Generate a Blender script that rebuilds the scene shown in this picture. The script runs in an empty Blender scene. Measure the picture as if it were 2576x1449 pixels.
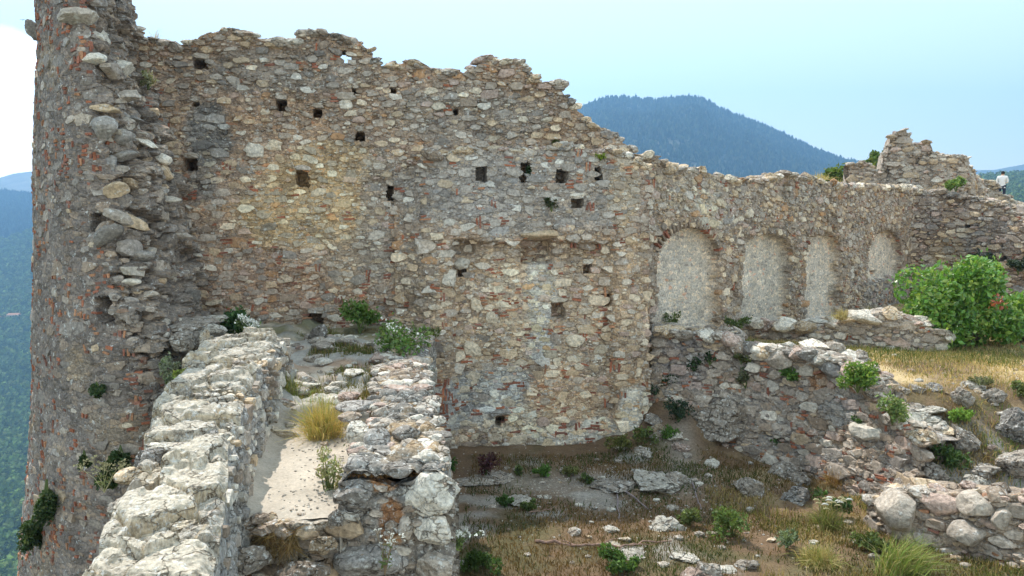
import bpy, bmesh, math, time
import numpy as np
from mathutils import Vector
T0 = time.time()
SC = bpy.context.scene
COL = SC.collection
rad = math.radians

# ------------------------------------------------------------------ camera, sky, sun, exposure
# eye at the origin, +Y is the view direction, z up; metres
FPX, CXP, CYP, HORIZON = 1983.0, 1288.0, 724.5, 560.0
PITCH = math.atan((CYP - HORIZON) / FPX)
cam_d = bpy.data.cameras.new('camera')
cam = bpy.data.objects.new('camera', cam_d); COL.objects.link(cam)
cam_d.sensor_width = 36.0
cam_d.lens = 36.0 * FPX / 2576.0
cam_d.clip_start, cam_d.clip_end = 0.1, 40000
cam.rotation_euler = (math.pi / 2 - PITCH, 0, 0)
SC.camera = cam

SUN_DIR = Vector((-0.40, 0.56, 1.0)).normalized()
SUN_EL = math.asin(SUN_DIR.z)
SUN_AZ = math.atan2(SUN_DIR.x, SUN_DIR.y)          # clockwise from +Y
world = bpy.data.worlds.new('World'); SC.world = world
world.use_nodes = True
wn, wl = world.node_tree.nodes, world.node_tree.links
wn.clear()
w_out = wn.new('ShaderNodeOutputWorld'); w_bg = wn.new('ShaderNodeBackground')
w_sky = wn.new('ShaderNodeTexSky'); w_sky.sky_type = 'NISHITA'; w_sky.sun_disc = False
w_sky.sun_elevation = SUN_EL; w_sky.sun_rotation = SUN_AZ
w_sky.altitude = 600; w_sky.air_density = 1.0; w_sky.dust_density = 0.2; w_sky.ozone_density = 1.0
w_tc = wn.new('ShaderNodeTexCoord')
w_map = wn.new('ShaderNodeMapping'); w_map.inputs['Scale'].default_value = (1, 1, 2.6)
w_map.inputs['Location'].default_value = (0.35, 0.0, 0.1)
w_no = wn.new('ShaderNodeTexNoise'); w_no.inputs['Scale'].default_value = 2.3; w_no.inputs['Detail'].default_value = 9
w_no.inputs['Roughness'].default_value = 0.58
w_rmp = wn.new('ShaderNodeValToRGB')
w_rmp.color_ramp.elements[0].position = 0.66; w_rmp.color_ramp.elements[0].color = (0, 0, 0, 1)
w_rmp.color_ramp.elements[1].position = 0.78; w_rmp.color_ramp.elements[1].color = (1, 1, 1, 1)
# a cumulus bank stands over the far hills on the left
w_dot = wn.new('ShaderNodeVectorMath'); w_dot.operation = 'DOT_PRODUCT'
w_dot.inputs[1].default_value = Vector((-0.74, 1.0, 0.05)).normalized()
w_bank = wn.new('ShaderNodeMapRange'); w_bank.inputs['From Min'].default_value = 0.980; w_bank.inputs['From Max'].default_value = 0.992
w_add = wn.new('ShaderNodeMath'); w_add.operation = 'MULTIPLY_ADD'; w_add.inputs[1].default_value = 0.42
w_mix = wn.new('ShaderNodeMix'); w_mix.data_type = 'RGBA'
w_mix.inputs['B'].default_value = (14.5, 14.8, 15.2, 1)
w_haz = wn.new('ShaderNodeMix'); w_haz.data_type = 'RGBA'; w_haz.inputs['Factor'].default_value = 0.5
w_haz.inputs['B'].default_value = (5.2, 7.2, 7.6, 1)                       # thin high veil
wl.new(w_tc.outputs['Generated'], w_map.inputs['Vector']); wl.new(w_map.outputs[0], w_no.inputs['Vector'])
wl.new(w_tc.outputs['Generated'], w_dot.inputs[0]); wl.new(w_dot.outputs['Value'], w_bank.inputs['Value'])
wl.new(w_bank.outputs['Result'], w_add.inputs[0]); wl.new(w_no.outputs['Fac'], w_add.inputs[2])
wl.new(w_add.outputs[0], w_rmp.inputs['Fac'])
w_tint = wn.new('ShaderNodeMix'); w_tint.data_type = 'RGBA'; w_tint.blend_type = 'MULTIPLY'; w_tint.inputs['Factor'].default_value = 1.0
w_tint.inputs['B'].default_value = (1.22, 0.99, 0.84, 1)                     # dusty, pale summer sky
wl.new(w_sky.outputs[0], w_haz.inputs['A']); wl.new(w_haz.outputs['Result'], w_tint.inputs['A']); wl.new(w_tint.outputs['Result'], w_mix.inputs['A'])
wl.new(w_rmp.outputs['Color'], w_mix.inputs['Factor'])
wl.new(w_mix.outputs['Result'], w_bg.inputs['Color']); w_bg.inputs['Strength'].default_value = 0.13
wl.new(w_bg.outputs[0], w_out.inputs['Surface'])

sun_d = bpy.data.lights.new('sun', 'SUN'); sun_d.energy = 2.75; sun_d.angle = rad(0.53); sun_d.color = (1, 0.955, 0.88)
sun_o = bpy.data.objects.new('sun', sun_d); COL.objects.link(sun_o)
sun_o.rotation_euler = (-SUN_DIR).to_track_quat('-Z', 'Y').to_euler()

SC.view_settings.view_transform = 'Standard'; SC.view_settings.look = 'None'
SC.view_settings.gamma = 1.0; SC.view_settings.use_curve_mapping = False
SC.view_settings.exposure = 1.25
SC.cycles.max_bounces = 5; SC.cycles.diffuse_bounces = 3; SC.cycles.use_adaptive_sampling = True; SC.cycles.adaptive_threshold = 0.025; SC.cycles.volume_bounces = 0
SC.cycles.transmission_bounces = 2; SC.cycles.transparent_max_bounces = 8
SC.cycles.use_denoising = True

# ------------------------------------------------------------------ pixel <-> world helpers
def ray(px, py):
    """direction (x, 1, z) of the view ray through a 2576x1449 pixel"""
    cx, cy = (px - CXP) / FPX, -(py - CYP) / FPX
    y = math.cos(PITCH) + cy * math.sin(PITCH)
    z = -math.sin(PITCH) + cy * math.cos(PITCH)
    return cx / y, z / y
def at(px, py, D):
    rx, rz = ray(px, py)
    return np.array((rx * D, D, rz * D))

# ------------------------------------------------------------------ noise
_HT = np.random.default_rng(5).uniform(0, 1, (256, 256))
def _h(ix, iy, seed):
    return _HT[(ix + seed * 37) & 255, (iy + seed * 91) & 255]
_TAB = np.random.default_rng(99).uniform(-1, 1, (64, 64, 64))
_TAB2 = {}
def vnoise(x, y, z, seed=0):
    """value noise from a 64-cube of random numbers; scalar arguments take the cheaper 2-D way"""
    x, y, z = [np.asarray(q, float) + o for q, o in zip((x, y, z), ((seed * 7.31) % 64, (seed * 3.77) % 64, (seed * 5.13) % 64))]
    if z.ndim == 0 and (x.ndim or y.ndim):
        k = round(float(z), 4)
        if k not in _TAB2:
            i = int(np.floor(k)); f = k - i; f = f * f * (3 - 2 * f)
            _TAB2[k] = _TAB[:, :, i & 63] * (1 - f) + _TAB[:, :, (i + 1) & 63] * f
        T = _TAB2[k]
        x, y = np.broadcast_arrays(x, y)
        ix, iy = np.floor(x).astype(np.int64), np.floor(y).astype(np.int64)
        fx, fy = x - ix, y - iy; ux, uy = fx * fx * (3 - 2 * fx), fy * fy * (3 - 2 * fy)
        a, b, c, d = ix & 63, (ix + 1) & 63, iy & 63, (iy + 1) & 63
        return (T[a, c] * (1 - ux) + T[b, c] * ux) * (1 - uy) + (T[a, d] * (1 - ux) + T[b, d] * ux) * uy
    x, y, z = np.broadcast_arrays(x, y, z)
    ix, iy, iz = [np.floor(q).astype(np.int64) for q in (x, y, z)]
    fx, fy, fz = x - ix, y - iy, z - iz
    ux, uy, uz_ = [f * f * (3 - 2 * f) for f in (fx, fy, fz)]
    r = 0
    for dx in (0, 1):
        for dy in (0, 1):
            for dz in (0, 1):
                w = (ux if dx else 1 - ux) * (uy if dy else 1 - uy) * (uz_ if dz else 1 - uz_)
                r = r + w * _TAB[(ix + dx) & 63, (iy + dy) & 63, (iz + dz) & 63]
    return r
def fbm(x, y, z, sc=1.0, octs=4, seed=0, gain=0.5):
    r, a, n = 0, 1.0, 0
    for o in range(octs):
        k = sc * 2.03 ** o
        r = r + a * vnoise(np.asarray(x) * k, np.asarray(y) * k, np.asarray(z) * k, seed + o * 17)
        n += a; a *= gain
    return r / n
def worley(u, v, cell, seed=0):
    """2-D cells: F1, F2 (in cell units) and the id noise of the nearest cell"""
    u, v = np.asarray(u) / cell, np.asarray(v) / cell
    iu, iv = np.floor(u).astype(np.int64), np.floor(v).astype(np.int64)
    f1 = np.full(u.shape, 9.0); f2 = np.full(u.shape, 9.0); idn = np.zeros(u.shape)
    for a in (-1, 0, 1):
        for b in (-1, 0, 1):
            cu, cv = iu + a, iv + b
            pu = cu + 0.1 + 0.8 * _h(cu, cv, seed); pv = cv + 0.1 + 0.8 * _h(cu, cv, seed + 1)
            d = np.hypot(pu - u, pv - v)
            near = d < f1
            f2 = np.where(near, f1, np.minimum(f2, d)); idn = np.where(near, _h(cu, cv, seed + 2), idn)
            f1 = np.where(near, d, f1)
    return f1, f2, idn
def sstep(a, b, x):
    t = np.clip((np.asarray(x, float) - a) / (b - a), 0, 1)
    return t * t * (3 - 2 * t)
def lerp(a, b, t): return a + (b - a) * t

# ------------------------------------------------------------------ mesh helpers
def mk(name, V, F, mat, parent=None, loc=None, col=None, smooth=False):
    """one mesh object; F is an (n,3|4) array, a list of such arrays or a list of index tuples; V relative to loc"""
    me = bpy.data.meshes.new(name)
    V = np.ascontiguousarray(V, np.float32)
    if isinstance(F, np.ndarray): F = [F]
    if F and isinstance(F[0], (tuple, list)):
        tot = np.array([len(f) for f in F], np.int32); flat = np.array([i for f in F for i in f], np.int32)
    else:
        F = [np.asarray(f, np.int32) for f in F if len(f)]
        tot = np.concatenate([np.full(len(f), f.shape[1], np.int32) for f in F])
        flat = np.concatenate([f.ravel() for f in F])
    me.vertices.add(len(V)); me.vertices.foreach_set('co', V.ravel())
    me.loops.add(len(flat)); me.loops.foreach_set('vertex_index', flat)
    me.polygons.add(len(tot))
    me.polygons.foreach_set('loop_start', (np.cumsum(tot) - tot).astype(np.int32))
    me.polygons.foreach_set('use_smooth', np.full(len(tot), smooth))
    me.update(calc_edges=True)
    if col is not None:
        col = np.asarray(col, np.float32)
        if col.ndim == 1: col = np.tile(col, (len(V), 1))
        a = me.color_attributes.new('Col', 'FLOAT_COLOR', 'POINT')
        a.data.foreach_set('color', np.hstack([col, np.ones((len(col), 1), np.float32)]).astype(np.float32).ravel())
    if mat: me.materials.append(mat)
    o = bpy.data.objects.new(name, me); COL.objects.link(o)
    if loc is not None: o.location = loc
    if parent: o.parent = parent
    return o
def tag(o, label=None, cat=None, group=None, kind=None):
    if label: o['label'] = label
    if cat: o['category'] = cat
    if group: o['group'] = group
    if kind: o['kind'] = kind
    return o
def thing(name, label, cat, loc, group=None):
    o = bpy.data.objects.new(name, None); COL.objects.link(o); o.location = loc; o.empty_display_size = 0.2
    return tag(o, label, cat, group, 'thing')
def grid_faces(nu, nv, keep=None):
    i, j = np.meshgrid(np.arange(nu - 1), np.arange(nv - 1), indexing='ij')
    a = (i * nv + j)
    f = np.stack([a, a + nv, a + nv + 1, a + 1], -1).reshape(-1, 4)
    if keep is not None: f = f[keep.ravel()]
    return f
def tube(pts, r, n=5):
    """tapered tube along points; r scalar or list"""
    pts = np.asarray(pts, float); m = len(pts)
    r = np.full(m, r) if np.isscalar(r) else np.asarray(r, float)
    d = np.gradient(pts, axis=0); d /= np.linalg.norm(d, axis=1, keepdims=True) + 1e-9
    ref = np.where(np.abs(d[:, 2:3]) > 0.9, np.array([[1., 0, 0]]), np.array([[0, 0, 1.]]))
    s = np.cross(d, ref); s /= np.linalg.norm(s, axis=1, keepdims=True) + 1e-9
    t = np.cross(s, d)
    a = np.linspace(0, 2 * np.pi, n, endpoint=False)
    V = pts[:, None] + r[:, None, None] * (np.cos(a)[None, :, None] * s[:, None] + np.sin(a)[None, :, None] * t[:, None])
    V = V.reshape(-1, 3); F = []
    for k in range(m - 1):
        for q in range(n):
            F.append((k * n + q, k * n + (q + 1) % n, (k + 1) * n + (q + 1) % n, (k + 1) * n + q))
    F = np.array(F)
    return V, F
def join(parts):
    """[(V, F(n,k))...] -> V, [F3, F4]"""
    Vs, F3, F4, o = [], [], [], 0
    for V, F in parts:
        for f in (F if isinstance(F, list) else [F]):
            f = np.asarray(f)
            if len(f): (F3 if f.shape[1] == 3 else F4).append(f + o)
        Vs.append(V); o += len(V)
    return np.concatenate(Vs), [np.concatenate(f) for f in (F3, F4) if f]
def ico(sub):
    bm = bmesh.new(); bmesh.ops.create_icosphere(bm, subdivisions=sub, radius=1)
    V = np.array([v.co[:] for v in bm.verts]); F = np.array([[v.index for v in f.verts] for f in bm.faces]); bm.free()
    return V, F
ICO = {k: ico(k) for k in (1, 2, 3, 4, 5)}

# ------------------------------------------------------------------ materials
def new_mat(name):
    m = bpy.data.materials.new(name); m.use_nodes = True
    nt = m.node_tree; nt.nodes.clear()
    out = nt.nodes.new('ShaderNodeOutputMaterial'); bs = nt.nodes.new('ShaderNodeBsdfPrincipled')
    nt.links.new(bs.outputs[0], out.inputs[0])
    bs.inputs['Specular IOR Level'].default_value = 0.25
    return m, nt, bs, out
def N(nt, typ, **kw):
    n = nt.nodes.new('ShaderNode' + typ)
    for k, v in kw.items():
        if k in n.inputs: n.inputs[k].default_value = v
        else: setattr(n, k, v)
    return n
def mixc(nt, a, b, f, mode='MIX'):
    m = nt.nodes.new('ShaderNodeMix'); m.data_type = 'RGBA'; m.blend_type = mode
    for s, k in ((a, 'A'), (b, 'B')):
        if hasattr(s, 'is_linked'): nt.links.new(s, m.inputs[k])
        else: m.inputs[k].default_value = (*s, 1)
    if hasattr(f, 'is_linked'): nt.links.new(f, m.inputs['Factor'])
    else: m.inputs['Factor'].default_value = f
    return m.outputs['Result']
def ramp(nt, src, stops):
    r = nt.nodes.new('ShaderNodeValToRGB'); e = r.color_ramp.elements
    while len(e) < len(stops): e.new(0.5)
    for el, (p, c) in zip(e, stops):
        el.position = p; el.color = (c, c, c, 1) if np.isscalar(c) else (*c, 1)
    nt.links.new(src, r.inputs['Fac'])
    return r.outputs['Color']
def noise(nt, vec, scale, detail=6, rough=0.6):
    n = N(nt, 'TexNoise', Scale=scale, Detail=detail, Roughness=rough); nt.links.new(vec, n.inputs['Vector'])
    return n.outputs['Fac']
def mat_rock(name, lsc=11.0, crack=0.0, var=(0.62, 1.32), fine=22.0, bump=0.5, bdist=0.02, lichen=0.0, dark=0.0, rubble=None, rough=0.95):
    m, nt, bs, out = new_mat(name)
    at_ = N(nt, 'Attribute', attribute_name='Col'); geo = N(nt, 'NewGeometry')
    pos = geo.outputs['Position']
    n1 = noise(nt, pos, 2.3, 3); n2 = noise(nt, pos, fine, 4, 0.7)
    c = mixc(nt, at_.outputs['Color'], ramp(nt, n1, [(0.3, 0.80), (0.72, 1.16)]), 1.0, 'MULTIPLY')
    c = mixc(nt, c, ramp(nt, n2, [(0.32, var[0]), (0.68, var[1])]), 1.0, 'MULTIPLY')
    hgt = n2
    if rubble:
        mp = N(nt, 'Mapping'); mp.inputs['Scale'].default_value = (1, 1, 2.0); nt.links.new(pos, mp.inputs['Vector'])
        wob = N(nt, 'TexNoise', Scale=9.0, Detail=2.0); nt.links.new(mp.outputs[0], wob.inputs['Vector'])
        vm = N(nt, 'VectorMath', operation='MULTIPLY_ADD'); vm.inputs[1].default_value = (0.07, 0.07, 0.07)
        nt.links.new(wob.outputs['Color'], vm.inputs[0]); nt.links.new(mp.outputs[0], vm.inputs[2])
        vo = N(nt, 'TexVoronoi', Scale=rubble, Randomness=1.0); nt.links.new(vm.outputs[0], vo.inputs['Vector'])
        ve = N(nt, 'TexVoronoi', Scale=rubble, Randomness=1.0); ve.feature = 'DISTANCE_TO_EDGE'; nt.links.new(vm.outputs[0], ve.inputs['Vector'])
        sep = N(nt, 'SeparateColor'); nt.links.new(vo.outputs['Color'], sep.inputs[0])
        tint = ramp(nt, sep.outputs[0], [(0.0, (0.55, 0.53, 0.52)), (0.3, (0.95, 0.93, 0.9)), (0.55, (1.0, 0.98, 0.95)), (0.75, (1.25, 1.12, 0.95)), (0.97, (1.45, 1.38, 1.28)), (0.985, (1.1, 0.72, 0.55))])
        isst = ramp(nt, ve.outputs['Distance'], [(0.02, 0.0), (0.10, 0.85)])
        c = mixc(nt, c, mixc(nt, c, tint, 1.0, 'MULTIPLY'), isst)
        ht = N(nt, 'Math', operation='MULTIPLY_ADD'); ht.inputs[1].default_value = 0.7
        nt.links.new(isst, ht.inputs[0]); nt.links.new(n2, ht.inputs[2]); hgt = ht.outputs[0]
    if lichen > 0:
        nl = noise(nt, pos, lsc, 4, 0.75)
        c = mixc(nt, c, (0.62, 0.61, 0.58), ramp(nt, nl, [(0.62 - 0.2 * lichen, 0), (0.68 - 0.12 * lichen, min(1, 0.85))]))
        no = noise(nt, pos, 6.3, 3, 0.7)
        c = mixc(nt, c, (0.40, 0.22, 0.07), ramp(nt, no, [(0.69, 0), (0.74, 0.55)]))
    if dark > 0:
        nd = noise(nt, pos, 17.0, 4, 0.78)
        c = mixc(nt, c, (0.045, 0.043, 0.042), ramp(nt, nd, [(0.66 - 0.15 * dark, 0), (0.74 - 0.12 * dark, 0.8)]))
    if crack:
        cm = N(nt, 'Mapping'); cm.inputs['Scale'].default_value = (1, 1, 1.8); nt.links.new(pos, cm.inputs['Vector'])
        cw = N(nt, 'TexNoise', Scale=7.0, Detail=3.0); nt.links.new(cm.outputs[0], cw.inputs['Vector'])
        cv = N(nt, 'VectorMath', operation='MULTIPLY_ADD'); cv.inputs[1].default_value = (0.30, 0.30, 0.30); nt.links.new(cw.outputs['Color'], cv.inputs[0]); nt.links.new(cm.outputs[0], cv.inputs[2])
        ce = N(nt, 'TexVoronoi', Scale=crack, Randomness=1.0); ce.feature = 'DISTANCE_TO_EDGE'; nt.links.new(cv.outputs[0], ce.inputs['Vector'])
        cr = ramp(nt, ce.outputs['Distance'], [(0.0, 0.0), (0.045, 1.0)])
        ck = ramp(nt, noise(nt, pos, 3.1, 2, 0.6), [(0.36, 1.0), (0.50, 0.0)])
        cr = mixc(nt, cr, (1, 1, 1), ck)
        c = mixc(nt, mixc(nt, c, (0.40, 0.36, 0.32), 1.0, 'MULTIPLY'), c, cr)
        ch = N(nt, 'Math', operation='MULTIPLY_ADD'); ch.inputs[1].default_value = 1.4; nt.links.new(cr, ch.inputs[0]); nt.links.new(hgt, ch.inputs[2]); hgt = ch.outputs[0]
    nt.links.new(c, bs.inputs['Base Color']); bs.inputs['Roughness'].default_value = rough
    n3 = noise(nt, pos, fine * 3.1, 2, 0.7)
    hh = N(nt, 'Math', operation='MULTIPLY_ADD'); hh.inputs[1].default_value = 0.35
    nt.links.new(n3, hh.inputs[0]); nt.links.new(hgt, hh.inputs[2])
    bp = N(nt, 'Bump', Strength=bump, Distance=bdist); nt.links.new(hh.outputs[0], bp.inputs['Height'])
    nt.links.new(bp.outputs[0], bs.inputs['Normal'])
    return m
def mat_leaf(name, trans=0.35, rough=0.5, spec=0.3):
    m, nt, bs, out = new_mat(name)
    at_ = N(nt, 'Attribute', attribute_name='Col')
    nt.links.new(at_.outputs['Color'], bs.inputs['Base Color']); bs.inputs['Roughness'].default_value = rough
    bs.inputs['Specular IOR Level'].default_value = spec
    tr = N(nt, 'BsdfTranslucent'); mx = N(nt, 'MixShader', Fac=trans)
    cc = mixc(nt, at_.outputs['Color'], (1.25, 1.2, 0.6), 1.0, 'MULTIPLY'); nt.links.new(cc, tr.inputs['Color'])
    nt.links.new(bs.outputs[0], mx.inputs[1]); nt.links.new(tr.outputs[0], mx.inputs[2]); nt.links.new(mx.outputs[0], out.inputs[0])
    return m
def mat_plain(name, c, rough=0.8, var=0.2, scale=12.0):
    m, nt, bs, out = new_mat(name)
    geo = N(nt, 'NewGeometry'); n1 = noise(nt, geo.outputs['Position'], scale, 4)
    cc = mixc(nt, c, ramp(nt, n1, [(0.3, 1 - var), (0.7, 1 + var)]), 1.0, 'MULTIPLY')
    nt.links.new(cc, bs.inputs['Base Color']); bs.inputs['Roughness'].default_value = rough
    return m
M_MORTAR = mat_rock('rubble_mortar', rubble=8.5, bump=0.8, bdist=0.022, fine=26, lichen=0.12, dark=0.22, var=(0.55, 1.4))
M_PLASTER = mat_rock('lime_plaster', rubble=None, bump=0.8, bdist=0.02, fine=30, dark=0.45, var=(0.7, 1.25))
M_STONE = mat_rock('rubble_stone', bump=0.7, bdist=0.018, fine=24, lichen=0.12, dark=0.2, var=(0.58, 1.38))
M_BRICK = mat_rock('fired_tile', bump=0.4, bdist=0.01, fine=40, var=(0.6, 1.3))
M_PALE = mat_rock('weathered_limestone', lsc=20.0, crack=4.2, bump=0.75, bdist=0.016, fine=30, lichen=0.34, dark=0.40, var=(0.55, 1.4))
M_ROCKY = mat_rock('grey_bedrock', crack=3.8, bump=0.9, bdist=0.03, fine=18, lichen=0.30, dark=0.5, lsc=16.0, var=(0.55, 1.4))
M_SOIL = mat_rock('soil', bump=0.6, bdist=0.03, fine=30, var=(0.65, 1.3))
M_DUST = mat_rock('trodden_dust', bump=0.5, bdist=0.012, fine=36, var=(0.82, 1.15))
M_FAR = mat_rock('far_ground', bump=0.0, fine=0.02, var=(0.7, 1.3))
M_LEAF = mat_leaf('leaf'); M_GLOSS = mat_leaf('glossy_leaf', 0.3, 0.28, 0.6); M_GRASS = mat_leaf('grass_blade', 0.3, 0.7, 0.15)
M_FOREST = mat_leaf('far_foliage', 0.12, 0.9, 0.05)
M_STEM = mat_plain('stem_green', (0.10, 0.13, 0.04)); M_DRYSTEM = mat_plain('dry_stem', (0.27, 0.20, 0.12))
M_BARK = mat_plain('bark', (0.13, 0.10, 0.075)); M_PETAL = mat_plain('white_petal', (0.78, 0.77, 0.70), 0.7, 0.08)
M_PINK = mat_plain('pink_petal', (0.62, 0.18, 0.30), 0.7, 0.1)

# ------------------------------------------------------------------ stones
rng = np.random.default_rng(7)
PAL = dict(grey=(0.415, 0.355, 0.295), dgrey=(0.235, 0.21, 0.185), tan=(0.52, 0.395, 0.265), cream=(0.66, 0.555, 0.42), pale=(0.62, 0.56, 0.475),
           rust=(0.42, 0.24, 0.12), brown=(0.30, 0.235, 0.18), pink=(0.46, 0.34, 0.28), slate=(0.30, 0.275, 0.25))
BRICKS = np.array([(0.37, 0.14, 0.08), (0.29, 0.115, 0.075), (0.41, 0.21, 0.12), (0.27, 0.13, 0.095)])
def pick(weights):
    ks = list(weights); w = np.array([weights[k] for k in ks], float)
    c = np.array(PAL[ks[rng.choice(len(ks), p=w / w.sum())]])
    return c * rng.uniform(0.8, 1.22)
FACES = {}
for n_ in range(6, 12):
    f = []
    for k in range(n_):
        a, b = k, (k + 1) % n_
        f.append((a, b, n_ + b, n_ + a)); f.append((n_ + a, n_ + b, 2 * n_ + b, 2 * n_ + a)); f.append((2 * n_ + a, 2 * n_ + b, 3 * n_))
    FACES[n_] = f
def stone(a, b, proud, n=None, sq=None):
    """face stone in a local frame (x along the wall, y up, z out): embedded skirt, worn rim, uneven face"""
    n = n or int(rng.integers(6, 10)); sq = sq or rng.uniform(2.4, 7.0)
    th = (np.arange(n) + rng.uniform(-0.42, 0.42, n)) * 2 * np.pi / n + rng.uniform(0, 6.28)
    r = (np.abs(np.cos(th)) ** sq + np.abs(np.sin(th)) ** sq) ** (-1 / sq) * rng.uniform(0.70, 1.12, n)
    x, y = a * r * np.cos(th), b * r * np.sin(th)
    sk = rng.uniform(-0.35, 0.35); x = x + sk * y
    s1 = 1.03; k2 = rng.uniform(0.78, 0.93, n)
    tx, ty = rng.uniform(-0.15, 0.15), rng.uniform(-0.22, 0.10)
    z1 = proud * rng.uniform(0.3, 0.9, n); z2 = proud * rng.uniform(0.7, 1.3, n)
    V = np.concatenate([np.stack([x * s1, y * s1, np.full(n, -0.07)], 1), np.stack([x, y, z1 + tx * x + ty * y], 1),
                        np.stack([x * k2, y * k2, z2 + tx * x * k2 + ty * y * k2], 1), [[rng.uniform(-.4, .4) * a, rng.uniform(-.4, .4) * b, proud * rng.uniform(0.7, 1.5)]]])
    return V, FACES[n]
def chunk(sub=1, ncut=9, jit=0.05, lo=0.55, hi=0.92):
    """angular boulder: a ball cut by random planes"""
    D, F = ICO[sub]; r = np.full(len(D), 1.0)
    for _ in range(ncut):
        nv = rng.normal(size=3); nv /= np.linalg.norm(nv); o = rng.uniform(lo, hi)
        dn = D @ nv; r = np.where(dn > 0.05, np.minimum(r, o / np.maximum(dn, 0.05)), r)
    s = rng.uniform(0, 100)
    if sub > 2: r = r * (1 + jit * fbm(D[:, 0] + s, D[:, 1], D[:, 2], 2.2, 3, 3))
    else: r = r * (1 + jit * np.sin(D[:, 0] * 5.1 + s) * np.sin(D[:, 1] * 4.3 + s * 2) + jit * 0.6 * rng.uniform(-1, 1, len(D)))
    return D * r[:, None], F
BRF = [(0, 1, 2, 3), (7, 6, 5, 4), (0, 4, 5, 1), (1, 5, 6, 2), (2, 6, 7, 3), (3, 7, 4, 0)]
def tile(l, h, proud):
    z = np.array([[-1, -1], [1, -1], [1, 1], [-1, 1]]) * [l / 2, h / 2]
    j = lambda: rng.uniform(-0.12, 0.12, (4, 2)) * [l * 0.5, h]
    V = np.concatenate([np.c_[z + j(), np.full(4, -0.08)], np.c_[z * 0.97 + j(), proud * rng.uniform(0.6, 1.2, 4)]])
    return V, [(3, 2, 1, 0), (4, 5, 6, 7), (0, 1, 5, 4), (1, 2, 6, 5), (2, 3, 7, 6), (3, 0, 4, 7)]
class Pieces:
    """stones of one thing: the ones that show largest become parts, the rest one mass"""
    def __init__(s): s.items = []
    def add(s, V, F, col, c, kind='stone'):
        s.items.append((np.asarray(V), F, col, np.asarray(c, float), kind))
    def finish(s, root, org, maxn=300):
        org = np.asarray(org, float)
        kinds = {'stone': (M_STONE, 'small_stones'), 'brick': (M_BRICK, 'brick_fragments'), 'block': (M_PALE, 'small_blocks'), 'capstone': (M_PALE, 'small_capstones')}
        for kd, (mat, rest) in kinds.items():
            it = [q for q in s.items if q[4] == kd]
            if not it: continue
            it.sort(key=lambda q: -np.linalg.norm(np.ptp(q[0], axis=0)) / np.linalg.norm(q[3]))
            for V, F, c, ctr, _ in it[:maxn]:
                mk(kd, V, F, mat, root, ctr - org, c, smooth=False)
            if len(it) > maxn:
                Vs, Fs, Cs, o = [], [], [], 0
                for V, F, c, ctr, _ in it[maxn:]:
                    Vs.append(V + (ctr - org)); Cs.append(np.tile(np.asarray(c), (len(V), 1)))
                    Fs += [tuple(i + o for i in f) for f in F]; o += len(V)
                tag(mk(rest, np.concatenate(Vs), Fs, mat, root, None, np.concatenate(Cs)), kind='stuff')

class Darts:
    """dart throwing in the plane with different radii"""
    def __init__(s, cell=0.35): s.c = cell; s.g = {}
    def ok(s, u, v, r, k=1.0):
        iu, iv = int(u // s.c), int(v // s.c); R = int((r + 0.3) / s.c) + 1
        for a in range(iu - R, iu + R + 1):
            for b in range(iv - R, iv + R + 1):
                for (x, y, q) in s.g.get((a, b), ()):
                    if (x - u) ** 2 + (y - v) ** 2 < ((r + q) * k) ** 2: return False
        return True
    def put(s, u, v, r): s.g.setdefault((int(u // s.c), int(v // s.c)), []).append((u, v, r))

# ------------------------------------------------------------------ walls
def polypath(pts):
    """plan polyline -> callable(u, z) giving x, y and the outward normal"""
    P = np.asarray(pts, float); d = np.linalg.norm(np.diff(P, axis=0), axis=1); s = np.concatenate([[0], np.cumsum(d)])
    uu = np.linspace(0, s[-1], 200)
    X, Y = np.interp(uu, s, P[:, 0]), np.interp(uu, s, P[:, 1])
    if len(P) > 2:
        k = np.ones(17) / 17; pad = lambda q: np.concatenate([np.linspace(q[0] - 8 * (q[1] - q[0]), q[0], 8, endpoint=False), q, np.linspace(q[-1], q[-1] + 8 * (q[-1] - q[-2]), 9)[1:]])
        X, Y = np.convolve(pad(X), k, 'valid'), np.convolve(pad(Y), k, 'valid')
    tx, ty = np.gradient(X), np.gradient(Y); l = np.hypot(tx, ty); nx, ny = ty / l, -tx / l
    def f(u, z):
        return np.interp(u, uu, X), np.interp(u, uu, Y), np.interp(u, uu, nx), np.interp(u, uu, ny)
    f.L = s[-1]
    return f
def uz(path, px, py):
    """pixel -> (u, z) on the wall face"""
    rx, rz = ray(px, py); us = np.linspace(-0.25 * path.L, 1.25 * path.L, 1500); z = 0.0; u = 0
    for _ in range(4):
        X, Y, nx, ny = path(np.clip(us, 0, path.L), z)
        # extrapolate straight beyond both ends
        X = X + np.where(us < 0, us * -ny, 0) + np.where(us > path.L, (us - path.L) * -ny, 0)
        Y = Y + np.where(us < 0, us * nx, 0) + np.where(us > path.L, (us - path.L) * nx, 0)
        f = X - rx * Y; k = np.where(f[:-1] * f[1:] <= 0)[0]
        if len(k) == 0: k = [int(np.argmin(np.abs(f)))]
        k = min(k, key=lambda q: Y[q]); k = min(k, len(us) - 2)
        t = f[k] / (f[k] - f[k + 1] + 1e-12); t = min(max(t, 0), 1)
        u = us[k] + t * (us[k + 1] - us[k]); y = Y[k] + t * (Y[k + 1] - Y[k]); z = rz * y
    return u, z
def prof(path, pts):
    q = sorted(uz(path, *p) for p in pts)
    U = np.array([a for a, b in q]); Z = np.array([b for a, b in q])
    return lambda u: np.interp(u, U, Z)
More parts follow.
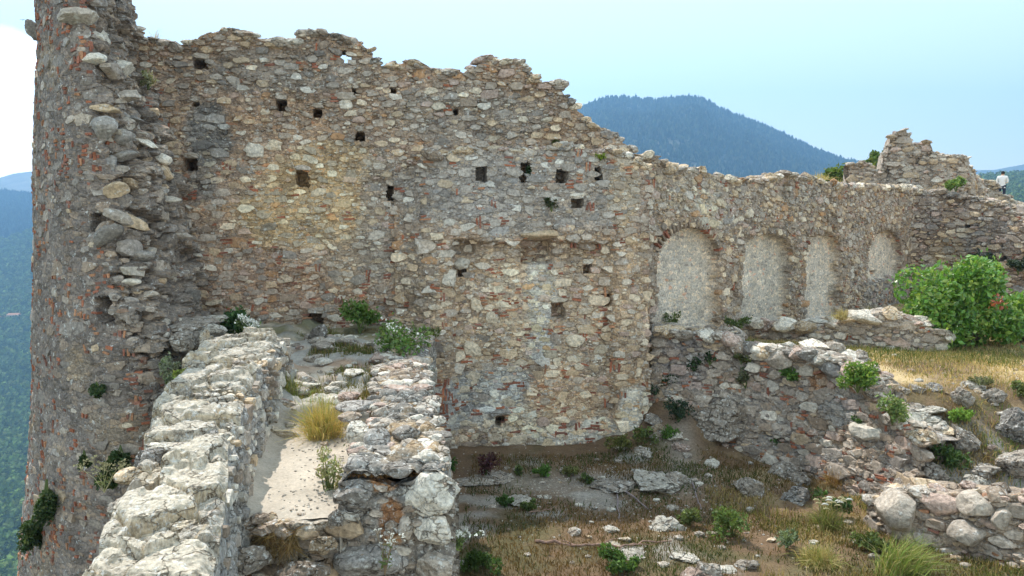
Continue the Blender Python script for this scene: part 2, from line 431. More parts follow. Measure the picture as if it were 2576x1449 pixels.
class Blobs:
    """stains, repairs and other patches of tone: (px, py, rx, ry, colour, weight) carried over to wall metres"""
    def __init__(s, path, items):
        s.q = []
        for (px, py, rx, ry, c, w) in items:
            u, z = uz(path, px, py); u2, _ = uz(path, px + rx, py); _, z2 = uz(path, px, py - ry)
            s.q.append((u, z, max(abs(u2 - u), .05), max(abs(z2 - z), .05), np.array(c) * 1.38, w))
    def __call__(s, U, Z, base, k=1.0):
        c = np.array(base, float) * np.ones(np.shape(U) + (1,)); n0 = fbm(U, Z, 7, 0.75, 4, 301)[..., None]; n1 = fbm(U, np.asarray(Z) * 1.8, 9, 1.9, 3, 302)[..., None]; c = c * (1 + 0.34 * n0) * (1 + n1 * np.array((0.16, 0.05, -0.10))); wob = fbm(U, Z, 0, 2.1, 3, 5) * 0.55
        for (u, z, a, b, cc, w) in s.q:
            d = ((U - u) / a) ** 2 + ((Z - z) / b) ** 2 + wob
            t = (w * k * (1 - sstep(0.55, 1.25, d)))[..., None]
            c = c * (1 - t) + cc * t
        return c

def wall(name, label, cat, path, T, B, thick, du, dv, H, colfn, stones=None, bricks=0, crest=0.25, palette=None, maskfn=None,
         nstone=1500, rbig=0.19, rsmall=0.045, proud=0.035, caps=(0, 0.1, 0.2), holes=(), mat=None, root=None, jag=0.05, brickvert=0.15,
         brickmask=None, aspect=1.75, through=None, tint=None, pal2=None, palmix=None, group=None, org=None, maxn=300, capmat='capstone', pfn=None, bl=(0.06, 0.19)):
    """a free-standing rubble wall: displaced core with top and back, face stones, tile fragments and cap stones"""
    nu = max(3, int(path.L / du) + 1); us = np.linspace(0, path.L, nu)
    t = T(us) + jag * fbm(us, 0, 0, 3.0, 4, 11) + jag * 0.6 * fbm(us, 0, 0, 11.0, 2, 12); b = B(us) if callable(B) else np.full(nu, B)
    nv = max(3, int(np.max(t - b) / dv) + 1); ntp = max(4, int(thick / max(dv * 1.5, .04))); nb = 8
    U = np.repeat(us[:, None], nv, 1); Z = b[:, None] + (t - b)[:, None] * np.linspace(0, 1, nv)[None]
    X, Y, NX, NY = path(U, Z)
    h = H(U, Z)
    hole = np.zeros(U.shape, bool)
    hs_ = h.copy()
    for _ in range(3): hs_[1:-1, 1:-1] = 0.2 * (hs_[1:-1, 1:-1] + hs_[:-2, 1:-1] + hs_[2:, 1:-1] + hs_[1:-1, :-2] + hs_[1:-1, 2:])
    for (px, py, w, hh, dep) in holes:
        u0, z0 = uz(path, px, py); u1, _ = uz(path, px + w / 2, py); _, z1 = uz(path, px, py - hh / 2)
        a, c = abs(u1 - u0), abs(z1 - z0)
        e = np.maximum(np.abs(U - u0) / a, np.abs(Z - z0) / c) + 0.18 * fbm(U, Z, 1, 9, 2, 4)
        h = np.where(e < 1.0, np.minimum(h, -dep), h); hole |= e < 1.35
    P = np.stack([X + NX * h, Y + NY * h, Z + 0.3 * dv * fbm(U, Z, 3, 9, 2, 21)], -1)
    # top and back
    kk = np.linspace(0, 1, ntp)[None]
    ht = lerp(h[:, -1:], -thick, kk) ; tz = Z[:, -1:] + crest * (fbm(us[:, None], kk * thick, 0, 2.3, 4, 31) * 0.5) * np.sin(kk * np.pi) - 0.04 * (kk > 0.9)
    XT, YT, NXT, NYT = [np.repeat(q[:, -1:], ntp, 1) for q in (X, Y, NX, NY)]
    PT = np.stack([XT + NXT * ht, YT + NYT * ht, tz], -1)[:, 1:]
    kb = np.linspace(0, 1, nb)[None, 1:]
    zb = lerp(tz[:, -1:], b[:, None], kb); XB, YB, NXB, NYB = path(np.repeat(us[:, None], nb - 1, 1), zb)
    PB = np.stack([XB - NXB * thick, YB - NYB * thick, zb], -1)
    G = np.concatenate([P, PT, PB], 1); ng = G.shape[1]
    Ug = np.concatenate([U, np.repeat(us[:, None], ng - nv, 1)], 1); Zg = G[..., 2]
    C = colfn(Ug, Zg)
    C = C * (1 + 0.16 * fbm(Ug, Zg, 0, 5.0, 3, 77))[..., None]
    keep = None
    if through:
        px, py, w = through; u0, z0 = uz(path, px, py); u1, _ = uz(path, px + w / 2, py); a = abs(u1 - u0)
        d = np.hypot(Ug - u0, Zg - z0)
        isf = (np.arange(ng) < nv)[None, :]
        keep = ~((d[:-1, :-1] < a * 1.6) & isf[:, :-1])
        zz = np.arange(ng) >= nv + ntp - 2
        keep &= ~(zz[None, :-1] & (np.abs(Ug[:-1, :-1] - u0) < a * 2) & (np.minimum(Zg[:-1, :-1], Zg[:-1, 1:]) < z0 + a * 2) & (np.maximum(Zg[:-1, :-1], Zg[:-1, 1:]) > z0 - a * 2))
    if root is None:
        m = nu // 2; org = np.array([X[m, 0], Y[m, 0], float(np.min(b))]); root = thing(name, label, cat, org, group)
    F = grid_faces(nu, ng, keep)
    # end caps
    capf = [tuple(range(ng)), tuple(reversed(range((nu - 1) * ng, nu * ng)))]
    V = G.reshape(-1, 3) - org
    nV = len(V)
    cap = []
    for base_ in (0, (nu - 1) * ng):
        for j in range(min(nv, ng - nv) - 1):
            jb = ng - 1 - int(j * (ng - nv - 1) / max(nv - 1, 1)); jb2 = ng - 1 - int((j + 1) * (ng - nv - 1) / max(nv - 1, 1))
            q = (base_ + j, base_ + j + 1, base_ + jb2, base_ + jb)
            cap.append(q if base_ else q[::-1])
    core = mk('core', V, [F, np.array(cap)], mat or M_MORTAR, root, None, C.reshape(-1, 3), smooth=False)
    # ---- stones
    pc = Pieces(); dt = Darts()
    def place(u, z, V, F, col, kind='stone', lift=0.0):
        x, y, nx, ny = [float(q) for q in path(u, z)]
        i = min(max(int(round(u / path.L * (nu - 1))), 0), nu - 1); jj = min(max(int(round((z - b[i]) / (t[i] - b[i] + 1e-9) * (nv - 1))), 0), nv - 1)
        hh = hs_[i, jj] if not hole[i, jj] else 0.0
        c = np.array([x + nx * (hh + lift), y + ny * (hh + lift), z])
        tx, ty = -ny, nx
        W = V[:, :1] * np.array([tx, ty, 0]) + V[:, 1:2] * np.array([0, 0, 1.]) + V[:, 2:] * np.array([nx, ny, 0])
        if tx * 1 < 0: pass
        pc.add(W, F, col, c, kind)
    def inhole(u, z):
        i = min(max(int(round(u / path.L * (nu - 1))), 0), nu - 1); jj = min(max(int(round((z - b[i]) / (t[i] - b[i] + 1e-9) * (nv - 1))), 0), nv - 1)
        return hole[i, jj]
    for st in (stones or ()):                                        # hand-placed stones: px, py, w, h, proud, palette key
        px, py, w, hh, pr, key = st
        u0, z0 = uz(path, px, py); u1, _ = uz(path, px + w / 2, py); _, z1 = uz(path, px, py - hh / 2)
        a, c = abs(u1 - u0), abs(z1 - z0)
        V_, F_ = stone(a, c, pr, 10, 4.5)
        if pr >= 0.08:
            V_, F_ = chunk(4, 12, 0.12, 0.55, 0.9); V_ = V_ * np.array([a * 1.25, c * 1.25, pr * 1.5])
        place(u0, z0, V_, F_, np.array(PAL[key]) * rng.uniform(.9, 1.1)); dt.put(u0, z0 * aspect, (a * c * aspect) ** .5)
    tries = nstone * 7; made = 0; area = path.L * float(np.mean(t - b))
    ub = rng.uniform(0.02, path.L - 0.02, tries); tb = rng.uniform(0, 1, tries)
    rr = rsmall + (rbig - rsmall) * np.linspace(1, 0, tries) ** 4.0 * rng.uniform(0.6, 1.0, tries)
    tu = np.interp(ub, us, t); bu = np.interp(ub, us, b); zb_ = bu + (tu - bu) * tb
    mk_ = maskfn(ub, zb_) if maskfn else np.ones(tries)
    pm = pfn(ub, zb_) if pfn else np.ones(tries)
    tt = np.ones((tries, 3))
    if tint: tt = lerp(1.0, np.clip(tint[0](ub, zb_, MORT) / MORT, 0.45, 1.8), tint[1])
    pmx = palmix(ub, zb_) if palmix else np.zeros(tries)
    for k in range(tries):
        if made >= nstone: break
        if rng.uniform() > mk_[k]: continue
        u, z, r = ub[k], zb_[k], rr[k] * (0.75 + 0.5 * rng.uniform())
        if z + r * 0.5 > tu[k] or inhole(u, z): continue
        if not dt.ok(u, z * aspect, r, 0.93): continue
        dt.put(u, z * aspect, r); made += 1
        el = rng.uniform(0.85, 1.3)
        V_, F_ = stone(r * el, r / aspect * rng.uniform(0.85, 1.1), proud * rng.uniform(0.2, 1.4) * pm[k])
        if rng.uniform() < 0.35:
            q = rng.normal(0, 0.16); V_ = np.stack([V_[:, 0] * math.cos(q) - V_[:, 1] * math.sin(q), V_[:, 0] * math.sin(q) + V_[:, 1] * math.cos(q), V_[:, 2]], 1)
        place(u, z, V_, F_, lerp(pick(pal2 if rng.uniform() < pmx[k] else palette), MORT * 1.1, 0.18) * tt[k])
    made = 0
    bu_ = rng.uniform(0.03, max(path.L - 0.03, 0.04), bricks * 8 + 1); bi_ = (bu_ / path.L * (nu - 1)).astype(int); bz_ = b[bi_] + (t[bi_] - 0.03 - b[bi_]) * rng.uniform(0, 1, len(bu_))
    bm_ = brickmask(bu_, bz_) if brickmask is not None else np.ones(len(bu_))
    for k in range(bricks * 8):
        if made >= bricks: break
        u, z = float(bu_[k]), float(bz_[k])
        if rng.uniform() > bm_[k]: continue
        if inhole(u, z): continue
        n_ = 1 if rng.uniform() < 0.6 else int(rng.integers(2, 4))
        vert = rng.uniform() < brickvert
        if not dt.ok(u, z * aspect, 0.03, 0.86): continue
        for q in range(n_):
            V_, F_ = tile(rng.uniform(*bl), rng.uniform(0.024, 0.04), rng.uniform(0.004, 0.022))
            a = rng.normal(0, 0.12) + (math.pi / 2 if vert else 0)
            V_ = np.stack([V_[:, 0] * math.cos(a) - V_[:, 1] * math.sin(a), V_[:, 0] * math.sin(a) + V_[:, 1] * math.cos(a), V_[:, 2]], 1)
            o = (q - (n_ - 1) / 2) * 0.052
            uu, zz = (u + o, z) if vert else (u + rng.uniform(-.04, .04), z + o)
            if not (0.02 < uu < path.L - 0.02): continue
            place(uu, zz, V_, F_, BRICKS[rng.integers(4)] * rng.uniform(0.75, 1.25), 'brick')
        dt.put(u, z * aspect, 0.04 * n_); made += 1
    # ---- cap stones along the ruined top
    nc, cmin, cmax = caps
    for k in range(nc):
        u = rng.uniform(0, path.L); r = cmin + (cmax - cmin) * rng.uniform() ** 1.8
        i = int(u / path.L * (nu - 1)); dep = rng.uniform(0.0, min(thick, 0.6))
        if k % 3 == 0: dep = rng.uniform(-0.03, 0.06)
        x, y, nx, ny = [float(q) for q in path(u, t[i])]
        V_, F_ = chunk(2, 8, 0.10, 0.42, 0.85); V_ = V_ * np.array([r * rng.uniform(0.9, 1.6), r * rng.uniform(0.8, 1.2), r * rng.uniform(0.45, 0.8)])
        q = math.atan2(ny, nx) + math.pi / 2 + rng.normal(0, 0.35)
        V_ = np.stack([V_[:, 0] * math.cos(q) - V_[:, 1] * math.sin(q), V_[:, 0] * math.sin(q) + V_[:, 1] * math.cos(q), V_[:, 2] + V_[:, 0] * rng.uniform(-.25, .25)], 1)
        hh = h[i, -1]
        c = np.array([x + nx * (hh - dep), y + ny * (hh - dep), t[i] + r * rng.uniform(-0.25, 0.15)])
        pc.add(V_, F_, pick(palette or dict(grey=3, tan=1)), c, capmat)
    pc.finish(root, org, maxn)
    root['_org'] = list(map(float, org))
    return root, org

# ------------------------------------------------------------------ ground
CP, SP = math.cos(PITCH), math.sin(PITCH)
def xat(px, D, z): return (px - CXP) / FPX * (D * CP - z * SP)
EDGE = np.array([(2.2, 13.7), (3.6, 12.75), (4.3, 12.1), (4.85, 11.45), (5.35, 10.95), (6.4, 11.0), (8.0, 11.3), (14.0, 10.8), (30, 9)])
def edge_d(x, y):
    """signed distance to the terrace edge, positive on the terrace"""
    best = np.full(np.shape(x), 1e9); sg = np.ones(np.shape(x))
    for (ax, ay), (bx, by) in zip(EDGE[:-1], EDGE[1:]):
        dx, dy = bx - ax, by - ay; L2 = dx * dx + dy * dy
        t = np.clip(((x - ax) * dx + (y - ay) * dy) / L2, 0, 1); qx, qy = ax + t * dx - x, ay + t * dy - y
        d = np.hypot(qx, qy); c = dx * (y - ay) - dy * (x - ax)
        m = d < best; best = np.where(m, d, best); sg = np.where(m, np.where(c > 0, 1, -1), sg)
    return best * sg
def ground_z(x, y, fine=True):
    x, y = np.asarray(x, float), np.asarray(y, float)
    low = -3.62 + 0.80 * np.exp(-(((x - 2.75) / 0.95) ** 2 + ((y - 13.4) / 1.25) ** 2)) + 0.10 * np.exp(-(((x - 2.6) / 1.2) ** 2 + ((y - 10.9) / 0.7) ** 2)) - 0.04 * (x - 1)
    low = low + 0.18 * sstep(3.2, 5.5, x) * sstep(9.5, 7.5, y)
    ter = -2.38 + 0.35 * np.exp(-(((x - 3.2) / 1.3) ** 2 + ((y - 14.3) / 1.3) ** 2)) - 0.012 * (y - 14)
    d = edge_d(x, y); w = lerp(0.25, 2.3, sstep(4.7, 5.9, x))
    k = sstep(-1, 0.1, d / w)
    z = low + (ter - low) * k
    if fine:
        z = z + 0.05 * fbm(x, y, 0, 1.1, 4, 41) + 0.025 * fbm(x, y, 0, 5.0, 3, 42) + 0.10 * k * (1 - k) * 4 * sstep(4.8, 5.6, x) * fbm(x, y, 0, 2.2, 4, 43)
    return z
def ghit(px, py, fine=False):
    """where the view ray meets the ground"""
    rx, rz = ray(px, py); D = np.arange(6.0, 40, 0.03)
    g = ground_z(rx * D, D, fine); k = np.where(rz * D <= g)[0]
    d = D[k[0]] if len(k) else 15.0
    return np.array((rx * d, d, float(ground_z(rx * d, d, True))))
def build_ground():
    xs = np.arange(-1.6, 22.0, 0.055); ys = np.arange(4.0, 27.0, 0.055)
    X, Y = np.meshgrid(xs, ys, indexing='ij'); Z = ground_z(X, Y)
    d = edge_d(X, Y); ter = sstep(-0.4, 0.4, d)
    n1 = fbm(X, Y, 0, 0.9, 4, 51); n2 = fbm(X, Y, 3, 2.6, 3, 52)
    soil = np.array((0.165, 0.105, 0.062)); straw = np.array((0.50, 0.37, 0.20)); moss = np.array((0.075, 0.085, 0.032)); rock = np.array((0.27, 0.245, 0.215)); dust = np.array((0.32, 0.265, 0.215))
    c = soil * np.ones(X.shape + (1,))
    c = lerp(c, straw, (ter * sstep(-0.5, 0.3, n1))[..., None])
    c = lerp(c, straw * 0.8, ((1 - ter) * sstep(2.4, 4.0, X) * sstep(0.0, 0.5, n1 + n2 * .5) * 0.8)[..., None])
    c = lerp(c, moss, ((1 - ter) * sstep(0.02, 0.42, -n1 + 0.3 * n2 + 0.25 * sstep(9.5, 7.8, Y)) * 0.6)[..., None])  # moss; its gain towards the near edge puts courtyard shade into the colour
    # gravelly bare patch below the wall and the little path up the corner
    g = np.exp(-(((X - 1.0) / 1.5) ** 2 + ((Y - 10.7) / 0.55) ** 2)) + np.exp(-(((X - (2.45 + 0.2 * (Y - 11.2))) / 0.3) ** 2 + ((Y - 11.9) / 1.1) ** 2))
    c = lerp(c, dust * 0.8, np.clip(g * 1.1 + 0.4 * n2 - 0.15, 0, 0.9)[..., None])
    c = lerp(c, rock * 1.15, ((1 - ter) * 0.85 * sstep(0.22, 0.42, fbm(X, Y, 11, 1.3, 4, 57)))[..., None])
    c = lerp(c, rock, (sstep(0.5, 0.9, k_slope(X, Y)) * sstep(-0.3, 0.2, n2))[..., None])
    o = mk('ground', np.stack([X, Y, Z], -1).reshape(-1, 3), grid_faces(len(xs), len(ys)), M_SOIL, None, None, c.reshape(-1, 3), smooth=True)
    tag(o, 'dry courtyard and terrace ground of soil, straw and bare rock', None, None, 'structure')
def k_slope(x, y):
    d = edge_d(x, y); w = lerp(0.25, 2.3, sstep(4.7, 5.9, x)); k = sstep(-1, 0.1, d / w)
    return 4 * k * (1 - k) * sstep(4.8, 5.6, x)
build_ground()
xs = np.linspace(2, 40, 90); ys = np.linspace(15, 60, 90)
X, Y = np.meshgrid(xs, ys, indexing='ij'); cut = Y - (15.0 + (X - 2.6) * 1.094)
Z = 0.72 + 0.15 * fbm(X, Y, 0, 0.3, 3, 61) + 0.25 * sstep(30, 42, Y) - sstep(0.9, -0.4, cut * 0.67) * 6
tag(mk('upper_ground', np.stack([X, Y, Z], -1).reshape(-1, 3), grid_faces(90, 90), M_SOIL, None, None, np.array((0.30, 0.23, 0.13)), True), 'grassy upper terrace behind the arcaded wall', kind='structure')

# ------------------------------------------------------------------ the tall curtain wall (A)
def rough(U, Z, a1, a2, a3=0.012, cell=0.17, seed=0, pit=1.0):
    f1, f2, idn = worley(U + 0.05 * fbm(U, Z, 0, 6, 2, seed + 3), Z * 1.6, cell, seed)
    return -a1 * pit * sstep(0.22, 0.5, fbm(U, np.asarray(Z) * 1.5, 0.7, 1.7, 3, seed + 5)) + a1 * fbm(U, Z, 0.5, 1.3, 4, seed + 1) + a2 * (idn - 0.5 + 0.9 * np.minimum(f2 - f1, 0.3) / 0.3 - 0.5) + a3 * fbm(U, Z, 0.2, 16, 2, seed + 2)
pathA = polypath([(-6.9, 11.85), (2.35, 13.4)])
topA = prof(pathA, [(150, 60), (300, 76), (345, 72), (372, 95), (425, 108), (470, 112), (494, 106), (500, 92), (528, 85), (560, 79), (577, 72), (590, 79), (602, 91), (640, 96), (680, 101), (742, 106), (748, 92), (790, 78), (832, 81),
    (852, 91), (882, 100), (906, 109), (930, 126), (942, 151), (965, 166), (1000, 166), (1030, 157), (1073, 161), (1086, 173), (1130, 181), (1170, 184), (1210, 168), (1216, 153), (1250, 157), (1308, 153), (1324, 165), (1326, 192), (1360, 207), (1408, 204),
    (1416, 235), (1424, 252), (1452, 277), (1470, 292), (1480, 317), (1522, 322), (1560, 347), (1584, 372), (1594, 392), (1640, 402)])
blA = Blobs(pathA, [(520, 330, 60, 90, (0.15, 0.148, 0.145), 0.85), (510, 450, 40, 60, (0.16, 0.155, 0.15), 0.7), (760, 520, 190, 110, (0.42, 0.31, 0.18), 0.75), (850, 410, 120, 60, (0.40, 0.30, 0.18), 0.6),  # first two patches darken the face beside the tower
    (650, 720, 160, 70, (0.30, 0.20, 0.145), 0.6), (900, 640, 120, 80, (0.33, 0.27, 0.20), 0.5), (1180, 290, 200, 80, (0.24, 0.23, 0.215), 0.5), (700, 180, 260, 60, (0.235, 0.22, 0.205), 0.5), (960, 560, 60, 200, (0.26, 0.235, 0.21), 0.6)])
MORT = np.array((0.385, 0.285, 0.215))
AMB = 1.38
palA1 = dict(grey=6, dgrey=2, tan=2.2, cream=1.2, pale=1.5, brown=2, pink=.8, rust=.4)
holesA = [(868, 147, 20, 16, 2.0), (503, 160, 32, 22, 0.45), (709, 265, 24, 26, 0.5), (800, 285, 20, 20, 0.5), (905, 343, 20, 20, 0.5), (760, 450, 30, 38, 0.45), (480, 415, 30, 30, 0.55), (990, 487, 30, 36, 0.5), (990, 228, 16, 12, 0.4), (895, 230, 12, 10, 0.4),
    (1148, 280, 12, 14, 0.4), (490, 262, 18, 10, 0.3), (1030, 790, 46, 36, 0.5), (795, 805, 34, 30, 0.4)]
def HA(U, Z): return rough(U, Z, 0.07, 0.016, 0.016, seed=10) + 0.05 * sstep(1.9, 2.6, Z) * fbm(U, Z, 0, 2.5, 3, 13)
def lintels(hs, key='grey'): return [(px, py - hh / 2 - 9, w * 1.5, 16, 0.05, key) for (px, py, w, hh, d) in hs]
fl = lambda s, a, b: (lambda U, Z: lerp(b, a, sstep(-0.15, 0.25, fbm(np.asarray(U), np.asarray(Z) * 1.3, 0, 0.8, 3, s))))
uA2, zA2 = uz(pathA, 700, 700)
wall('curtain_wall', 'tall ruined rubble curtain wall with ragged skyline between round tower and stepped ruin', 'wall', pathA, topA, lambda u: np.full(np.shape(u), -2.2) - 0.0 * u, 1.05, 0.024, 0.024, HA,
     lambda U, Z: blA(U, Z, MORT), stones=lintels(holesA[1:], 'grey') + [(865, 240, 60, 22, .04, 'grey'), (870, 262, 36, 30, .05, 'pale'), (690, 365, 50, 36, .05, 'cream'), (640, 380, 50, 40, .04, 'pale')], bricks=300,
     tint=(blA, 0.5), palette=palA1, nstone=4200, rbig=0.135, rsmall=0.022, proud=0.016, pfn=lambda U, Z: lerp(1.0, 2.4, sstep(0.8, 2.0, Z)), caps=(260, 0.05, 0.17), holes=holesA, through=(868, 147, 20), jag=0.09, crest=0.3,
     brickmask=lambda u, z: 0.15 + 0.85 * sstep(0.5, -1.2, z), maskfn=fl(71, 1.0, 0.45))

# ------------------------------------------------------------------ the thickened lower wall (B)
offB = 0.42
nA = np.array([1.55, -9.25]) / math.hypot(1.55, 9.25)
bx0, by0 = xat(985, 12.2, 0), 12.2
def onA(px, D, z=0): return np.array([xat(px, D, z), D])
uB0, _ = uz(pathA, 992, 600); uB1, _ = uz(pathA, 1628, 600)
dirA = np.array([9.25, 1.55]) / math.hypot(9.25, 1.55); oA = np.array([-6.9, 11.85])
pathB = polypath([tuple(oA + dirA * uB0 + nA * offB), tuple(oA + dirA * uB1 + nA * offB)])
topB = prof(pathB, [(960, 440), (1005, 420), (1040, 402), (1090, 386), (1160, 378), (1230, 372), (1330, 378), (1400, 372), (1490, 374), (1540, 380), (1590, 400), (1640, 420)])
blB = Blobs(pathB, [(1300, 480, 330, 120, (0.265, 0.25, 0.235), 0.75), (1180, 470, 120, 90, (0.235, 0.22, 0.21), 0.6), (1190, 1010, 130, 75, (0.285, 0.28, 0.27), 1.0), (1090, 1030, 60, 45, (0.285, 0.28, 0.27), 0.9), (1270, 960, 70, 50, (0.30, 0.295, 0.285), 0.9),
    (1365, 740, 45, 110, (0.46, 0.44, 0.41), 0.85), (1360, 870, 45, 45, (0.42, 0.42, 0.41), 0.9), (1480, 1090, 160, 45, (0.50, 0.47, 0.42), 0.9), (1590, 1030, 50, 70, (0.50, 0.47, 0.42), 0.9), (1300, 1150, 150, 40, (0.40, 0.37, 0.33), 0.7),
    (1275, 730, 45, 65, (0.46, 0.38, 0.29), 0.8), (1420, 1000, 90, 80, (0.42, 0.30, 0.205), 0.8), (1480, 880, 80, 60, (0.34, 0.27, 0.205), 0.6), (1250, 860, 110, 70, (0.36, 0.28, 0.20), 0.6), (1300, 1060, 60, 40, (0.46, 0.40, 0.32), 0.8), (1570, 480, 40, 110, (0.36, 0.29, 0.21), 0.7), (1060, 640, 60, 160, (0.25, 0.225, 0.20), .5)])
zov = uz(pathB, 1350, 612)[1]; ulo = uz(pathB, 1140, 612)[0]; uhi = uz(pathB, 1545, 612)[0]
def rectm(path, x0, x1, y0, y1, s=0.03):
    u0, z1 = uz(path, x0, (y0 + y1) / 2); u1, _ = uz(path, x1, (y0 + y1) / 2); _, z1 = uz(path, (x0 + x1) / 2, y0); _, z0 = uz(path, (x0 + x1) / 2, y1)
    return lambda U, Z: sstep(u0 - s, u0 + s, U) * sstep(u1 + s, u1 - s, U) * sstep(z0 - s, z0 + s, Z) * sstep(z1 + s, z1 - s, Z)
rec1, rec2 = rectm(pathB, 1318, 1392, 604, 662), rectm(pathB, 1142, 1195, 604, 640); prot = rectm(pathB, 1398, 1545, 560, 640, 0.05)
strip = rectm(pathB, 1318, 1400, 600, 850, 0.05)
def HB(U, Z):
    wv = 0.06 * fbm(U, Z, 0, 3.5, 3, 25)
    over = sstep(ulo - .1, ulo + .1, U) * sstep(uhi + .1, uhi - .1, U)
    h = rough(U, Z, 0.05, 0.015, 0.015, seed=20)
    h = h - 0.17 * over * sstep(zov + 0.05 + wv, zov - 0.03 + wv, Z) + 0.30 * sstep(-1.2, -3.8, Z)
    h = h - 0.36 * (1 - sstep(0.0, 0.55, U + 0.35 * fbm(U, Z, 0, 1.8, 4, 26)))
    h = h - 0.34 * sstep(pathB.L - 0.35, pathB.L, U + 0.3 * fbm(U, Z, 4, 2.0, 4, 27))
    h = h - 0.30 * rec1(U, Z) - 0.16 * rec2(U, Z) + 0.10 * prot(U, Z) * (1 + fbm(U, Z, 0, 6, 2, 28)) - 0.04 * strip(U, Z)
    return h
plB = lambda U, Z: 1 - 0.95 * np.clip(np.maximum.reduce([rectm(pathB, 1060, 1330, 935, 1070, .15)(U, Z) * sstep(.1, -.15, fbm(U, Z, 0, 1.2, 2, 29)), rec1(U, Z), 0.8 * rectm(pathB, 1235, 1312, 670, 800, .06)(U, Z), 0.7 * rectm(pathB, 1320, 1400, 830, 920, .1)(U, Z), 0.75 * rectm(pathB, 1440, 1640, 1060, 1180, .2)(U, Z)]), 0, 1)
upB = lambda U, Z: sstep(zov - .1, zov + .25, Z)
holesB = [(1212, 437, 26, 38, 0.35), (1322, 433, 24, 48, 0.5), (1413, 443, 28, 32, 0.5), (1504, 437, 18, 32, 0.5), (1452, 512, 26, 22, 0.45), (1165, 688, 20, 18, 0.5), (1484, 678, 20, 20, 0.5), (1410, 783, 32, 34, 0.45), (1530, 757, 24, 30, 0.35), (1258, 1057, 22, 26, 0.5), (1605, 942, 12, 10, 0.3)]
palB = dict(grey=2.5, tan=4.5, cream=4.5, pale=2.5, brown=1, pink=1.6, dgrey=.5, rust=.4); palBu = dict(grey=7, dgrey=2, tan=1.2, slate=1, brown=1, pale=1)
wall('buttressed_wall', 'thickened lower rubble wall with pale and tan stones, putlog holes and lime patches', 'wall', pathB, topB, lambda u: np.full(np.shape(u), -4.0), 0.5, 0.021, 0.021, HB,
     lambda U, Z: blB(U, Z, lerp(np.array((0.43, 0.335, 0.25)), MORT, upB(U, Z)[..., None])), stones=lintels(holesB[4:8], 'pale') + [(1370, 589, 100, 22, .10, 'tan'), (1160, 665, 46, 26, .09, 'pale'), (1440, 600, 40, 22, .06, 'grey'), (1256, 1036, 56, 16, .06, 'slate'), (1225, 1062, 30, 22, .03, 'cream'),
     (1270, 1072, 24, 20, .03, 'cream'), (1070, 620, 60, 40, .06, 'grey'), (1100, 595, 40, 20, .05, 'cream'), (1590, 605, 36, 22, .07, 'tan'), (1480, 620, 50, 24, .06, 'brown'), (1130, 700, 40, 45, .04, 'pale'), (1240, 800, 34, 34, .04, 'cream'), (1200, 770, 36, 36, .04, 'cream'), (1450, 860, 50, 30, .04, 'cream'), (1190, 880, 46, 40, .04, 'cream')], bricks=260,
     tint=(blB, .4), palette=palB, pal2=palBu, palmix=upB, nstone=2500, rbig=0.15, rsmall=0.024, proud=0.017, caps=(120, 0.05, 0.15), holes=holesB, jag=0.05, crest=0.15,
     brickmask=lambda u, z: 0.35 + 0.65 * sstep(-0.6, -1.4, z), maskfn=lambda U, Z: plB(U, Z) * lerp(1.0, 0.55, upB(U, Z)), pfn=lambda U, Z: lerp(1.0, 0.8, upB(U, Z)))
# ------------------------------------------------------------------ the arcaded wall (C), receding to the right
pathC = polypath([(1.75, 13.15), (12.75, 25.15)])
topC = prof(pathC, [(1560, 388), (1600, 393), (1640, 398), (1662, 405), (1672, 420), (1720, 425), (1760, 430), (1800, 441), (1830, 450), (1900, 455), (1940, 450), (1975, 438), (2010, 445), (2060, 451), (2110, 466), (2130, 471), (2200, 466), (2250, 471), (2300, 476)])
blC = Blobs(pathC, [(1720, 480, 120, 50, (0.34, 0.30, 0.25), 0.6), (1790, 530, 50, 45, (0.44, 0.405, 0.355), 0.7), (1860, 520, 60, 50, (0.25, 0.215, 0.19), 0.6), (2230, 730, 60, 60, (0.17, 0.155, 0.145), 0.8), (2150, 650, 40, 80, (0.23, 0.20, 0.175), 0.5), (2020, 500, 60, 40, (0.235, 0.205, 0.18), .6)])
NICHE = []
for (pl, pr, pt, ps, pb) in [(1655, 1808, 572, 655, 815), (1868, 1988, 590, 640, 800), (2030, 2112, 588, 640, 790), (2182, 2264, 578, 640, 692)]:
    u0, _ = uz(pathC, pl, 700); u1, _ = uz(pathC, pr, 700); pm = (pl + pr) / 2
    NICHE.append((u0, u1, uz(pathC, pm, pt)[1], uz(pathC, pm, ps)[1], uz(pathC, pm, pb)[1]))
def niche(U, Z, grow=0.0):
    m = np.zeros(np.shape(U))
    for (u0, u1, zt, zs, zb) in NICHE:
        c, a = (u0 + u1) / 2, (u1 - u0) / 2 + grow; q = (U - c) / a
        zt_ = np.where(np.abs(q) < 1, zs + (zt + grow - zs) * np.sqrt(np.clip(1 - q * q, 0, 1)), zs)
        e = np.minimum((a - np.abs(U - c)) + 0.12 * fbm(U, Z, 0, 3, 3, 35), np.minimum(zt_ - Z, Z - zb + 0.15))
        m = np.maximum(m, sstep(-0.03, 0.05, e))
    return m
nring = [0.0]
def HC(U, Z):
    nm = niche(U, Z)
    return rough(U, Z, 0.09, 0.025, 0.018, seed=30, cell=0.2) * (1 - 0.75 * nm) - 0.24 * nm + 0.05 * sstep(0.3, 0.9, Z) * fbm(U, Z, 0, 3, 3, 33)
palC = dict(grey=5, brown=3, tan=4, cream=1.6, dgrey=1.2, pink=1.5, pale=1, rust=.5)
def colC(U, Z):
    c = blC(U, Z, np.array((0.35, 0.285, 0.23))); nm = niche(U, Z)[..., None]
    return lerp(c, np.array((0.70, 0.63, 0.55)) * (1 + 0.1 * fbm(U, Z, 0, 1.7, 3, 37))[..., None], nm * 0.95)
